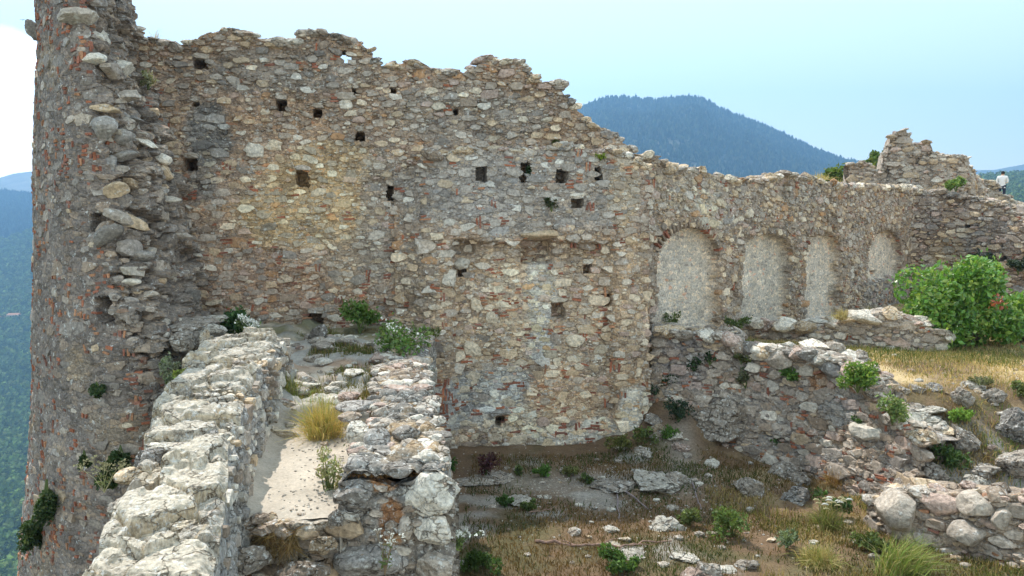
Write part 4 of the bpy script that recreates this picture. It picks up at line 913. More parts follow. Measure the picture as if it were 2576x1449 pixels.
def stub_z(x, y): return np.interp(y, sy_, sZ) + 0.05 * fbm(x, y, 0, 2.4, 4, 131)
def build_stub():
    org = np.array((-0.9, 7.0, -4.2)); root = thing('stub_wall', 'broken stub wall of big lichened blocks and dry moss right of the path', 'wall', org)
    ys = np.arange(6.3, 12.5, 0.018); nu = len(ys); nt, nf, nl = 60, 70, 14
    R, L = np.interp(ys, sy_, sR) + 0.06 * fbm(ys, 0, 0, 2.2, 3, 132), np.interp(ys, sy_, sL) + .05 * fbm(ys, 3, 0, 2.2, 3, 133)
    t = np.linspace(0, 1, nt)[None]; X = L[:, None] + (R - L)[:, None] * t; Y = np.repeat(ys[:, None], nt, 1)
    f1, f2, idn = worley(X + .05 * fbm(X, Y, 0, 5, 2, 134), Y * 1.2, 0.24, 135)
    Z = stub_z(X, Y) + 0.09 * (idn - .5) + .04 * np.minimum(f2 - f1, .3) / .3 + 0.02 * fbm(X, Y, 0, 12, 3, 136) - 0.1 * (1 - sstep(0, .12, np.minimum(t, 1 - t) * (R - L)[:, None]))
    n = fbm(X, Y, 0, 2.3, 4, 137)[..., None]
    c = lerp(np.array((0.36, 0.335, 0.30)), np.array((0.20, 0.185, 0.165)), sstep(.2, .8, idn)[..., None]); c = lerp(c, np.array((0.37, 0.26, 0.15)), sstep(.0, .35, n) * .8); c = lerp(c, np.array((0.40, 0.285, 0.2)), sstep(8.3, 9.5, Y)[..., None] * .5)
    k = np.linspace(0, 1, nf)[None, 1:]; zz = lerp(Z[:, -1:], -4.0, k); yy = np.repeat(ys[:, None], nf - 1, 1); h1, h2, hid = worley(yy, zz * 1.4, .2, 138)
    PF = np.stack([R[:, None] + sstep(0, .1, k) * (.06 * fbm(yy, zz, 0, 2.2, 4, 139) + .05 * (hid - .5) + .015 * fbm(yy, zz, 0, 16, 2, 140)), yy, zz], -1); cf = lerp(np.array((.22, .2, .18)), np.array((.36, .33, .29)), hid[..., None])
    k = np.linspace(1, 0, nl)[None, :-1]; zl = lerp(Z[:, :1], -3.2, k); yl = np.repeat(ys[:, None], nl - 1, 1)
    PL = np.stack([np.repeat(L[:, None], nl - 1, 1), yl, zl], -1); cl = np.full(PL.shape, .25)
    G = np.concatenate([PL, np.stack([X, Y, Z], -1), PF], 1); C = np.concatenate([cl, c, cf], 1)
    mk('core', G.reshape(-1, 3) - org, grid_faces(nu, G.shape[1]), M_PALE, root, None, C.reshape(-1, 3), smooth=False)
    pf = polypath([(-1.43, 6.30), (-0.46, 6.26)])
    blS = Blobs(pf, [(935, 1310, 60, 45, (.26, .235, .21), .8), (985, 1310, 35, 60, (.24, .115, .05), .9), (1010, 1235, 30, 30, (.10, .095, .09), .7), (960, 1220, 40, 18, (.34, .17, .07), .8)])
    wall('stub_face', None, None, pf, prof(pf, [(840, 1222), (870, 1212), (930, 1208), (985, 1225), (1010, 1215), (1050, 1205), (1110, 1205), (1145, 1230)]), lambda u: np.full(np.shape(u), -4.2), 0.25, 0.012, 0.012, lambda U, Z: rough(U, Z, .07, .03, .01, .2, 145), lambda U, Z: blS(U, Z, np.array((.27, .235, .20))),
         palette=dict(grey=4, pale=2, brown=2, tan=1), nstone=60, rbig=.07, rsmall=.02, proud=.03, caps=(0, .1, .2), mat=M_PALE, root=root, org=org, bricks=4, jag=.02)
    pc = Pieces()
    for (px, py, w, hh, dd, key) in [(1078, 1250, 125, 95, 6.22, 'pale'), (895, 1250, 110, 62, 6.26, 'dgrey'), (1085, 1340, 95, 75, 6.2, 'pale'), (930, 1420, 170, 85, 6.16, 'slate'), (1095, 1425, 100, 70, 6.18, 'grey'), (1020, 1335, 34, 60, 6.22, 'grey'), (985, 1330, 44, 40, 6.24, 'brown'), (990, 1385, 30, 24, 6.24, 'grey')]:
        c = at(px, py, dd); a, b_ = w / FPX * dd / 2, hh / FPX * dd / 2
        V_, F_ = chunk(5, 13, .13, .6, .92); V_ = V_ * np.array([a * 1.22, max(a, b_) * .9, b_ * 1.25]); V_ += V_ * (0.03 * fbm(V_[:, 0] + px, V_[:, 1], V_[:, 2], 9, 3, 141))[:, None] * 2
        pc.add(V_, F_, np.array(PAL[key]) * 1.1, c + np.array((0, a * .45, 0)), 'block')
    for (px, py, w, hh, key) in [(905, 1080, 56, 60, 'pale'), (955, 1100, 66, 50, 'slate'), (895, 1165, 60, 40, 'slate'), (1080, 1145, 46, 34, 'pale'), (1050, 1050, 40, 26, 'pale'), (960, 1035, 44, 30, 'grey'), (1030, 1085, 70, 34, 'dgrey'), (1070, 1180, 40, 26, 'dgrey'), (1000, 1180, 70, 34, 'dgrey'), (960, 1060, 70, 20, 'grey'), (900, 1020, 90, 22, 'slate'), (880, 1045, 50, 22, 'brown')]:
        rx, rz = ray(px, py + hh * .4); DD = np.arange(6.2, 12, .02); d = DD[np.argmin(np.abs(rz * DD - np.interp(DD, sy_, sZ)))]
        a, b_ = w / FPX * d / 2, hh / FPX * d / 2; V_, F_ = chunk(3, 11, .09, .5, .9); V_ = V_ * np.array([a * 1.25, a * 1.1, b_ * 1.3])
        pc.add(V_, F_, np.array(PAL[key]) * rng.uniform(1, 1.15), (rx * d, d, float(np.interp(d, sy_, sZ)) + b_ * .55), 'block')
    for _ in range(420):
        y = rng.uniform(6.35, 11.8); x = rng.uniform(np.interp(y, sy_, sL), np.interp(y, sy_, sR)); r = .02 + .09 * rng.uniform() ** 2.4
        V_, F_ = chunk(2, 8, .08); V_ = V_ * np.array([r * 1.2, r, r * .6]); q = rng.uniform(0, 3)
        V_ = np.stack([V_[:, 0] * math.cos(q) - V_[:, 1] * math.sin(q), V_[:, 0] * math.sin(q) + V_[:, 1] * math.cos(q), V_[:, 2]], 1)
        pc.add(V_, F_, pick(dict(grey=4, pale=3, dgrey=2, pink=2, tan=1)), (x, y, float(stub_z(x, y)) + .005), 'block')
    for _ in range(160):
        y = rng.uniform(6.4, 11.5); z = rng.uniform(-3.7, -2.2); r = .03 + .10 * rng.uniform() ** 2
        V_, F_ = stone(r, r * .7, .05); W = V_[:, :1] * np.array([0, 1., 0]) + V_[:, 1:2] * np.array([0, 0, 1.]) + V_[:, 2:] * np.array([1., 0, 0])
        pc.add(W, F_, pick(dict(grey=4, pale=3, brown=1)), (float(np.interp(y, sy_, sR)) + .01, y, z), 'stone')
    pc.finish(root, org)
build_stub()
print('foreground', time.time() - T0)

def leaf_quads(P, size, r, elong=1.8, up=0.3, outw=None):
    n = len(P); d = r.normal(size=(n, 3)); d[:, 2] += up
    if outw is not None: d = d * 0.7 + outw
    d /= np.linalg.norm(d, axis=1, keepdims=True) + 1e-9
    s = np.cross(d, r.normal(size=(n, 3))); s /= np.linalg.norm(s, axis=1, keepdims=True) + 1e-9
    sz = (size * r.uniform(.6, 1.4, n))[:, None]; k = np.cross(d, s) * sz * .16
    V = np.stack([P - d * sz * .5 * elong, P + s * sz * .5 + k, P + d * sz * .5 * elong, P - s * sz * .5 + k], 1).reshape(-1, 3)
    return V, (np.arange(n) * 4)[:, None] + np.arange(4)[None]
# ------------------------------------------------------------------ far land: valley, hills, forest
tag(mk('valley', np.array([(-4600, -500, -214), (4600, -500, -214), (4600, 3800, -214), (-4600, 3800, -214)]), np.array([[0, 1, 2, 3]]), M_FAR, None, None, np.array((0.06, 0.075, 0.035))), 'forested valley floor far below the castle', kind='structure')
def hill(name, label, px0, px1, D0, y0, D1, tops, col, npx=120, nt=70, amp=0.05, seed=0, bare=None, shape=1.0, bx=0.3):
    """a hill between its foot (D0) and crest (D1), and its far side; returns a sampler for its trees"""
    tp = np.array(tops, float)
    pxs = np.linspace(px0, px1, npx); ts = np.linspace(0, 1.35, nt)
    PX, T = np.meshgrid(pxs, ts, indexing='ij')
    def pos(PX, T):
        RX = (PX - CXP) / FPX; D = D0 + (D1 - D0) * T
        ztop = -np.array([ray(1288, y)[1] for y in (0, 1)])[0] * 0
        rz = lambda y: (np.tan(np.arctan((CYP - y) / FPX) - PITCH))
        zt = rz(np.interp(PX, tp[:, 0], tp[:, 1])) * D1
        yf = np.interp(PX, [px0, px1], [y0, y0]) if np.isscalar(y0) else np.interp(PX, *np.array(y0).T)
        zf = rz(yf) * D0
        X = RX * D
        n = fbm(X, D, 0, 2.2 / (D1 - D0) * 1.6, 5, seed); n2 = fbm(X, D, 9, 9.0 / (D1 - D0), 3, seed + 5)
        tt = np.clip(T, 0, 1) ** shape
        Z = zf + (zt - zf) * tt + (zt - zf) * amp * n * np.clip(np.minimum(T * 3, (1 - T) * 4), 0, 1) + (zt - zf) * amp * .35 * n2 * np.clip(np.minimum(T * 3, 0.25 + (1 - T) * 4), 0, 1)
        Z = np.where(T > 1, zt - (T - 1) * (zt - zf) * 1.6, Z)
        return X, D, np.maximum(Z, -212.0)
    X, Y, Z = pos(PX, T)
    c = np.array(col) * (1 + 0.35 * fbm(X, Y, 0, 12.0 / (D1 - D0), 4, seed + 3))[..., None]
    if bare: c = lerp(c, np.array(bare), sstep(0.18, 0.45, fbm(X, Y, 5, 6.0 / (D1 - D0), 4, seed + 4))[..., None])
    tag(mk(name, np.stack([X, Y, Z], -1).reshape(-1, 3), grid_faces(npx, nt), M_FAR, None, None, c.reshape(-1, 3), True), label, kind='structure')
    return pos
def forest(name, label, pos, px, t, n, size, kind, cols, seed):
    r = np.random.default_rng(seed)
    X, Y, Z = pos(r.uniform(*px, n), t[0] + (t[1] - t[0]) * r.uniform(0, 1, n) ** 0.85); s = r.uniform(*size, n)
    if kind == 'cone':
        th = np.linspace(0, 2 * np.pi, 6, endpoint=False)
        ring = np.stack([np.cos(th), np.sin(th), np.zeros(6)], 1)
        B = np.concatenate([ring * [.34, .34, 1] + [0, 0, .08], ring * [.20, .20, 1] + [0, 0, .55], [[0, 0, 1.0]]])
        F3 = np.array([(6 + k, 6 + (k + 1) % 6, 12) for k in range(6)]); F4 = np.array([(k, (k + 1) % 6, 6 + (k + 1) % 6, 6 + k) for k in range(6)])
    else:
        B, F3 = ICO[1]; B = B * [.42, .42, .42] + [0, 0, .42]; nq = 46; d = r.normal(size=(nq, 3)); d /= np.linalg.norm(d, axis=1, keepdims=True)
        lob = d * [.5, .5, .5] * r.uniform(.75, 1.05, (nq, 1)) + [0, 0, .47]; Q, FQ = leaf_quads(lob, .26, r, 1.1, .2, None)
        F4 = FQ + len(B); B = np.concatenate([B, Q])
    m = len(B)
    jit_ = .26 if kind == 'cone' else .16
    V = B[None] * s[:, None, None] * (1 + r.uniform(-jit_, jit_, (n, m, 1))); V[..., :2] *= r.uniform(.8, 1.3, (n, 1, 1))
    V = V + np.stack([X, Y, Z - 0.1 * s], 1)[:, None]
    off = (np.arange(n) * m)[:, None, None]
    c = np.array(cols)[r.integers(0, len(cols), n)] * r.uniform(.65, 1.35, (n, 1)); C = np.repeat(c[:, None], m, 1) * (0.7 + 0.6 * r.uniform(0, 1, (n, m, 1)))
    F = [(F3[None] + off).reshape(-1, 3)] + ([(F4[None] + off).reshape(-1, 4)] if len(F4) else [])
    tag(mk(name, V.reshape(-1, 3), F, M_FOREST, None, None, C.reshape(-1, 3), False), label, 'forest', None, 'stuff')
GREENS = [(0.11, 0.17, 0.04), (0.13, 0.19, 0.045), (0.16, 0.205, 0.06), (0.08, 0.12, 0.035)]
PINES = [(0.032, 0.055, 0.03), (0.045, 0.065, 0.034), (0.028, 0.045, 0.026)]
pm = hill('mountain', 'dark forested mountain with a flat double summit behind the wall', 900, 2800, 1000, 620, 2000, [(900, 470), (1200, 370), (1400, 300), (1470, 271), (1500, 258), (1535, 249), (1575, 251), (1620, 254), (1680, 249), (1740, 248), (1762, 253), (1800, 277), (1850, 297), (1900, 315), (1960, 342), (2000, 360), (2060, 385), (2110, 404), (2160, 415), (2300, 455), (2500, 505), (2800, 550)], (0.05, 0.062, 0.03), amp=0.16, seed=3, bare=(0.16, 0.155, 0.10))
forest('mountain_forest', 'conifers covering the mountain behind the wall', pm, (1250, 2350), (0.25, 1.03), 15000, (8, 15), 'cone', PINES + [(0.07, 0.085, 0.04)], 11)
ph = hill('left_hillside', 'green wooded hillside across the valley left of the tower', -700, 700, 420, 1520, 1500, [(-700, 560), (-100, 600), (0, 605), (60, 590), (100, 570), (400, 560), (700, 600)], (0.05, 0.065, 0.03), amp=0.10, seed=8, shape=1.6)
forest('hillside_forest', 'rounded broadleaf canopy on the hillside across the valley', ph, (-110, 150), (0.0, 1.0), 6500, (6, 10), 'ball', GREENS + [(0.10, 0.145, 0.045)], 12)
p2 = hill('blue_ridge', 'hazy wooded ridge beyond the left hillside', -900, 900, 1500, 640, 2300, [(-900, 470), (-200, 478), (0, 484), (90, 494), (400, 520), (900, 560)], (0.045, 0.06, 0.035), amp=0.12, seed=15)
forest('ridge_forest', 'dark conifers on the hazy ridge at the left', p2, (-100, 130), (0.2, 1.02), 2500, (11, 18), 'cone', PINES, 13)
hill('pale_mountain', 'pale mountain on the left horizon, haze put into its colour', -900, 1000, 2500, 560, 3300, [(-900, 500), (-250, 470), (0, 450), (40, 437), (80, 431), (110, 430), (300, 450), (700, 520), (1000, 560)], (0.26, 0.26, 0.22), amp=0.10, seed=17)  # base colour paled to carry part of the distance haze
hill('far_mountain', 'pale blue mountain on the right horizon behind the person', 2100, 3600, 2500, 560, 3300, [(2100, 440), (2420, 427), (2490, 428), (2530, 419), (2576, 411), (2700, 405), (3000, 425), (3600, 480)], (0.14, 0.15, 0.11), amp=0.10, seed=19)  # lightened base colour, some of the far haze is painted in
pr = hill('green_ridge', 'dark wooded ridge right of the person', 2200, 3400, 420, 620, 1000, [(2200, 520), (2400, 465), (2470, 450), (2520, 446), (2576, 441), (2700, 430), (3400, 440)], (0.05, 0.07, 0.03), amp=0.1, seed=21)
forest('ridge_wood', 'dark broadleaf wood on the ridge right of the person', pr, (2440, 2680), (0.1, 1.02), 1500, (6, 10), 'ball', GREENS, 14)

# ------------------------------------------------------------------ house on the far hillside
def far_house(px, py, label, w, d, h, rz):
    rx, r_z = ray(px, py); T = np.linspace(0.05, 1, 600); X, Y, Z = ph(np.full(600, float(px)), T); k = int(np.argmin(np.abs(Z / Y - r_z)))
    org = np.array((X[k], Y[k], Z[k] + 1.0)); root = thing('farmhouse', label, 'house', org); root.rotation_euler.z = rz
    bx = lambda x0, x1, y0, y1, z0, z1: (np.array([(x0, y0, z0), (x1, y0, z0), (x1, y1, z0), (x0, y1, z0), (x0, y0, z1), (x1, y0, z1), (x1, y1, z1), (x0, y1, z1)]), np.array([(3, 2, 1, 0), (4, 5, 6, 7), (0, 1, 5, 4), (1, 2, 6, 5), (2, 3, 7, 6), (3, 0, 4, 7)]))
    V, F = bx(-w / 2, w / 2, -d / 2, d / 2, -2, h); mk('wall', V, F, M_WALLP, root)
    V = np.array([(-w / 2 - .5, -d / 2 - .5, h), (w / 2 + .5, -d / 2 - .5, h), (w / 2 + .5, d / 2 + .5, h), (-w / 2 - .5, d / 2 + .5, h), (-w / 2 + 1, 0, h + 2.2), (w / 2 - 1, 0, h + 2.2)])
    mk('roof', V, [(0, 1, 5, 4), (2, 3, 4, 5), (1, 2, 5), (3, 0, 4), (3, 2, 1, 0)], M_ROOF, root)
    for i in range(4):
        x = -w / 2 + w * (i + .5) / 4; V, F = bx(x - .55, x + .55, -d / 2 - .08, -d / 2 + .1, h * .35, h * .75); mk('window', V, F, M_DARK, root)
M_WALLP = mat_plain('house_render', (0.55, 0.5, 0.42)); M_ROOF = mat_plain('roof_tiles', (0.38, 0.19, 0.11)); M_DARK = mat_plain('dark_opening', (0.02, 0.02, 0.025))
far_house(27, 803, 'cream farmhouse with red tiled roof on the wooded hillside, right of two', 15, 9, 5, .2)
far_house(6, 806, 'cream farmhouse at the left picture edge on the wooded hillside', 12, 8, 4, -.2)

# ------------------------------------------------------------------ haze
hm = bpy.data.materials.new('haze'); hm.use_nodes = True; hn = hm.node_tree; hn.nodes.clear()
ho = hn.nodes.new('ShaderNodeOutputMaterial'); hv = hn.nodes.new('ShaderNodeVolumePrincipled')
hv.inputs['Color'].default_value = (0.28, 0.57, 1.0, 1); hv.inputs['Density'].default_value = 0.00037; hv.inputs['Anisotropy'].default_value = 0.25
hn.links.new(hv.outputs[0], ho.inputs['Volume'])
a, b_, c0, c1, z0, z1 = -4700, 4700, -600, 3900, -215.5, 640
tag(mk('haze', np.array([(a, c0, z0), (b_, c0, z0), (b_, c1, z0), (a, c1, z0), (a, c0, z1), (b_, c0, z1), (b_, c1, z1), (a, c1, z1)]), np.array([(3, 2, 1, 0), (4, 5, 6, 7), (0, 1, 5, 4), (1, 2, 6, 5), (2, 3, 7, 6), (3, 0, 4, 7)]), hm), 'thin blue summer haze filling the valley air', 'haze', None, 'stuff')

# ------------------------------------------------------------------ plants
def blades(P, hgt, wid, r, lean=0.4, dirs=None, droop=0.5):
    n = len(P); a = r.uniform(0, 2 * np.pi, n); l = np.abs(r.normal(0, lean, n)) if dirs is None else None
    D = np.stack([np.cos(a) * l, np.sin(a) * l, np.ones(n)], 1) if dirs is None else dirs
    D = D / np.linalg.norm(D, axis=1, keepdims=True); h = (hgt * r.uniform(.5, 1.3, n))[:, None]
    H = D * [1, 1, 0]; H = H / (np.linalg.norm(H, axis=1, keepdims=True) + 1e-6)
    S = np.cross(D, [0, 0, 1.0]) + 1e-6; S /= np.linalg.norm(S, axis=1, keepdims=True)
    t = r.uniform(0, np.pi, n)[:, None]; S = S * np.cos(t) + np.cross(D, S) * np.sin(t)
    w = wid * r.uniform(.6, 1.3, n)[:, None]; lenh = np.linalg.norm(D[:, :2], axis=1, keepdims=True)
    m = P + D * h * .55; tip = P + D * h + H * h * droop * lenh * .5 - np.array([0, 0, 1.]) * h * droop * lenh * .55
    V = np.stack([P - S * w * .5, P + S * w * .5, m + S * w * .36, m - S * w * .36, tip], 1).reshape(-1, 3); o = (np.arange(n) * 5)[:, None]
    return V, [o + np.array([[0, 1, 2, 3]]), o + np.array([[3, 2, 4]])]
def vary(col, n, k, r, amt=0.35, alt=None, pa=0.2):
    c = np.array(col)[None] * r.uniform(1 - amt, 1 + amt, (n, 1)) * r.uniform(.92, 1.08, (n, 3))
    if alt is not None: c = np.where(r.uniform(size=(n, 1)) < pa, np.array(alt)[None] * r.uniform(.7, 1.2, (n, 1)), c)
    return np.repeat(c, k, 0)
PL = [0]
def anchor(a, px, py):
    if a == 'g': return ghit(px, py)
    if isinstance(a, (int, float)): return at(px, py, a)
    u, z = uz(a, px, py); x, y, nx, ny = [float(q) for q in a(u, z)]
    return np.array((x + nx * .06, y + ny * .06, z))
def shrub(name, label, cat, anc, px, py, w, h, n, leaf, col, alt=None, pa=.2, mat=None, hang=False, flowers=0, fcol=None, stems=5, group=None, lobes=7, elong=1.8, soff=0.0):
    """a leafy plant: stems fanning from the foot, leaves gathered in uneven clumps"""
    PL[0] += 1; r = np.random.default_rng(1000 + PL[0]); base = anchor(anc, px, py); D = base[1]; base = base + np.array((0, soff, 0))
    rx, rzz = w / FPX * D / 2, h / FPX * D; root = thing(name, label, cat, base, group); sg = -1 if hang else 1
    L = np.stack([r.uniform(-.72, .72, lobes) * rx, r.uniform(-.6, .6, lobes) * min(rx, rzz), r.uniform(.25, .85, lobes) * rzz * sg], 1); L[0] = (0, 0, .55 * rzz * sg)
    R = r.uniform(.28, .5, lobes) * min(rx * 1.1, rzz * .8)
    parts = []
    for k in range(max(stems, 2)):
        e = L[k % lobes]; parts.append(tube(np.array([(0, 0, -.02 * sg), e * [.3, .3, .45] + r.normal(0, .01, 3), e]), [.006 + rzz * .012, .004 + rzz * .007, .002], 4))
    V, F = join(parts); mk('stem', V, F, M_STEM, root)
    q = r.integers(0, lobes, n); d = r.normal(size=(n, 3)); d /= np.linalg.norm(d, axis=1, keepdims=True)
    P = L[q] + d * (R[q] * r.uniform(.35, 1.05, n) ** .7)[:, None]; P[:, 2] = np.maximum(P[:, 2] * sg, -.01) * sg
    k = r.uniform(size=n) < .12; P[k] = P[k] * r.uniform(1, 1.22, (k.sum(), 1))
    V, F = leaf_quads(P, leaf, r, elong, .25 * sg, d * .6)
    mk('foliage', V, F, mat or M_LEAF, root, None, vary(col, n, 4, r, .4, alt, pa))
    if flowers:
        q = r.integers(0, lobes, flowers); P = L[q] + r.normal(0, 1, (flowers, 3)) * R[q][:, None] * [.5, .5, .25] + np.stack([0 * q, -.3 * R[q], R[q] * 1.0 * sg], 1)
        for f in range(3): pass
        P = np.repeat(P, 5, 0) + r.normal(0, leaf * .7, (flowers * 5, 3)); V, F = leaf_quads(P, leaf * .9, r, 1.0, 1.0)
        tag(mk('flower', V, F, fcol or M_PETAL, root), kind='stuff')
    return root
def tuft(name, label, cat, anc, px, py, w, h, n, col, alt=None, pa=.2, wid=.008, droop=.9, group=None, hang=False, lean=None, heads=0):
    PL[0] += 1; r = np.random.default_rng(2000 + PL[0]); base = anchor(anc, px, py); D = base[1]; H = h / FPX * D; R = w / FPX * D / 2
    root = thing(name, label, cat, base, group)
    P = np.stack([r.normal(0, .22, n) * R, r.normal(0, .22, n) * R, np.full(n, -.01)], 1)
    if hang:
        P[:, 0] = r.uniform(-1, 1, n) * R; P[:, 2] = r.uniform(-.6, .05, n) * H; H = H * .55; dirs = np.stack([r.normal(0, .7, n), -np.abs(r.normal(.5, .3, n)), r.normal(-.5, .6, n)], 1)
    else:
        a = r.uniform(0, 2 * np.pi, n); l = np.abs(r.normal(0, lean or min(1.6, R / H * .75), n)); dirs = np.stack([np.cos(a) * l, np.sin(a) * l, np.ones(n)], 1)
        if lean: dirs[:, 0] += lean * .8
    V, F = blades(P, H, wid, r, dirs=dirs, droop=0.2 if hang else droop)
    mk('blades', V, F, M_GRASS, root, None, vary(col, n, 5, r, .3, alt, pa))
    if heads:
        for k in range(heads):
            b = np.array((r.uniform(-1, 1) * R, r.uniform(-.5, .5) * R, 0)); t = b * .5 + np.array((r.uniform(-.3, .3) * R, 0, H * r.uniform(.75, 1.15)))
            V, F = tube(np.array([b * .3, (b + t) / 2, t]), .0025, 3); st = mk('stalk', V, F, M_DRYSTEM, root)
            V, F = tube(np.array([t, t + (.03, 0, .012), t + (.065, 0, .006), t + (.085, 0, -.008)]), [.004, .011, .010, .003], 5); mk('seed_head', V, F, M_PETAL if k % 3 == 0 else M_STRAW, st)
    return root
M_STRAW = mat_plain('straw', (0.50, 0.44, 0.24))
def stalks(name, label, cat, anc, px, py, w, h, n, heads, col=M_STEM, fm=None, spread=.03, fs=.012, leafn=30, lcol=(.14, .19, .06), group=None):
    """thin branching stalks with heads of tiny flowers"""
    PL[0] += 1; r = np.random.default_rng(3000 + PL[0]); base = anchor(anc, px, py); D = base[1]; H = h / FPX * D; R = w / FPX * D / 2; root = thing(name, label, cat, base, group)
    st, fl, lf = [], [], []
    for k in range(n):
        t = np.array((r.uniform(-1, 1) * R, r.uniform(-.4, .4) * R, H * r.uniform(.7, 1))); m = t * [.35, .35, .55] + r.normal(0, .01, 3)
        st.append(tube(np.array([(0, 0, -.02), m, t]), [.004, .003, .002], 4))
        for q in range(heads):
            e = t + r.normal(0, 1, 3) * spread * [1.3, 1, .5]; st.append(tube(np.array([lerp(m, t, .75), e]), [.002, .0015], 3)); fl.append(e + r.normal(0, spread * .25, (7, 3)) * [1, 1, .4])
        lf.append(m * r.uniform(.3, 1.3, (max(leafn // n, 1), 1)) + r.normal(0, .02, (max(leafn // n, 1), 3)))
    V, F = join(st); mk('stem', V, F, col, root)
    V, F = leaf_quads(np.concatenate(fl), fs, r, 1.0, 1.2); tag(mk('flower', V, F, fm or M_PETAL, root), kind='stuff')
    L = np.concatenate(lf); V, F = leaf_quads(L, .022, r, 2.4, .6); mk('foliage', V, F, M_LEAF, root, None, vary(lcol, len(L), 4, r))
    return root
G1, G2, G3, GD, GP, YG = (.085, .165, .035), (.06, .115, .03), (.11, .15, .05), (.035, .065, .028), (.20, .23, .14), (.24, .27, .06)
STRAWC, BRN = (.42, .32, .15), (.28, .18, .085)
# on the platform and path
tuft('grass_tuft', 'golden dry grass tuft arching over the middle of the path', 'grass tuft', 8.2, 815, 1128, 150, 125, 1300, (.58, .45, .18), (.30, .33, .10), .2, .007)
tuft('grass_tuft', 'fresh green grass tuft behind the golden tuft on the path', 'grass tuft', 8.6, 800, 1080, 120, 90, 600, (.26, .34, .08), (.48, .40, .17), .3, .007)
tuft('grass_tuft', 'yellow green grass tuft below the upper stone step', 'grass tuft', 9.1, 722, 1020, 130, 80, 700, (.30, .29, .09), (.12, .18, .05), .35, .007)
tuft('hanging_grass', 'brown withered grass hanging below the broken path edge', 'grass tuft', 6.1, 705, 1335, 90, 85, 420, (.26, .17, .075), (.34, .25, .12), .3, .006, hang=True)
shrub('weed', 'tall spiky grey green weed at the right edge of the path', 'weed', 6.75, 828, 1290, 80, 190, 650, .013, (.28, .31, .14), (.38, .36, .20), .35, stems=12, lobes=14, elong=3.2)
shrub('leafy_shrub', 'green leafy shrub on the platform in front of the lower wall', 'shrub', 10.6, 1005, 922, 185, 110, 1300, .035, (.12, .22, .045), (.22, .30, .09), .3, M_GLOSS, stems=9, lobes=11, flowers=14)
shrub('leafy_shrub', 'darker green shrub growing at the tall wall foot left of the corner', 'shrub', 11.9, 905, 838, 110, 78, 800, .04, (.10, .18, .04), (.17, .24, .07), .3, stems=7, lobes=9)
shrub('leafy_weed', 'dark green leafy weed behind the parapet end', 'weed', 10.5, 582, 853, 105, 72, 700, .04, (.045, .10, .035), (.10, .17, .05), .25, stems=6)
shrub('flowering_weed', 'cream flowered weed beside the dark green weed behind the parapet', 'weed', 10.35, 632, 850, 64, 52, 300, .025, (.13, .18, .07), None, .2, flowers=60)
shrub('silver_weed', 'pale silvery weed growing between tower and parapet', 'weed', 8.55, 420, 970, 70, 75, 500, .025, GP, (.33, .35, .27), .4, stems=6)
shrub('yellow_sprig', 'small yellow green sprig on the parapet edge beside the silvery weed', 'weed', 8.0, 458, 948, 46, 20, 140, .025, (.30, .34, .10), None)
shrub('flowering_weed', 'green weed with a pink flower at the parapet foot, upper of two', 'weed', 6.75, 603, 1262, 42, 60, 320, .022, G1, G3, .3, flowers=4, fcol=M_PINK)
shrub('flowering_weed', 'low green weed at the parapet foot by the broken path edge, lower of two', 'weed', 6.3, 590, 1325, 55, 46, 330, .022, (.11, .18, .05), (.22, .26, .09), .3, flowers=3, fcol=M_PINK)
shrub('weed', 'small weed with reddish stem at the parapet foot beside the bright dust', 'weed', 7.6, 655, 1172, 36, 26, 140, .02, (.14, .16, .06), None, flowers=2, fcol=M_PINK)
shrub('yellow_flowered_herb', 'yellow green herb in flower on the stub wall', 'herb', 6.95, 895, 1202, 50, 24, 320, .022, (.26, .33, .05), (.46, .40, .05), .3, lobes=5)
stalks('white_umbels', 'white flower heads on thin stalks before the stub wall face', 'wildflower', 6.0, 968, 1440, 90, 120, 7, 4, M_DRYSTEM, spread=.022, fs=.011)
stalks('white_umbels', 'white flower heads leaning out right of the stub wall', 'wildflower', 6.3, 1150, 1375, 110, 40, 7, 5, M_STEM, spread=.025, fs=.013)
stalks('white_umbels', 'white flower heads on the stub wall beside the pale standing stone', 'wildflower', 7.5, 890, 1150, 90, 50, 6, 3, M_STEM, spread=.022, fs=.012)
stalks('white_umbels', 'white flower heads at the right rim of the platform below the leafy shrub', 'wildflower', 9.7, 1060, 995, 70, 65, 8, 5, M_STEM, spread=.03, fs=.016)
shrub('grey_weed', 'grey green bushy weed at the right rim of the platform', 'weed', 9.6, 1045, 1010, 80, 60, 420, .022, (.20, .21, .11), STRAWC, .3, stems=7)
shrub('weed', 'dark green weed beside the grey stone step', 'weed', 10.3, 745, 950, 70, 40, 420, .022, (.09, .12, .035), (.18, .17, .06), .3)
shrub('cushion_plant', 'grey green cushion plant on the platform rocks', 'weed', 10.6, 850, 925, 40, 24, 300, .016, (.15, .17, .10), None)
tuft('grass_tuft', 'olive grass at the tall wall foot behind the parapet', 'grass tuft', 11.6, 745, 862, 90, 34, 420, (.20, .19, .06), (.30, .24, .10), .3, .009)
tuft('grass_tuft', 'green grass beside the dark rock niche at the tall wall foot', 'grass tuft', 11.7, 830, 850, 80, 30, 300, (.22, .19, .08), (.12, .16, .05), .4, .009)
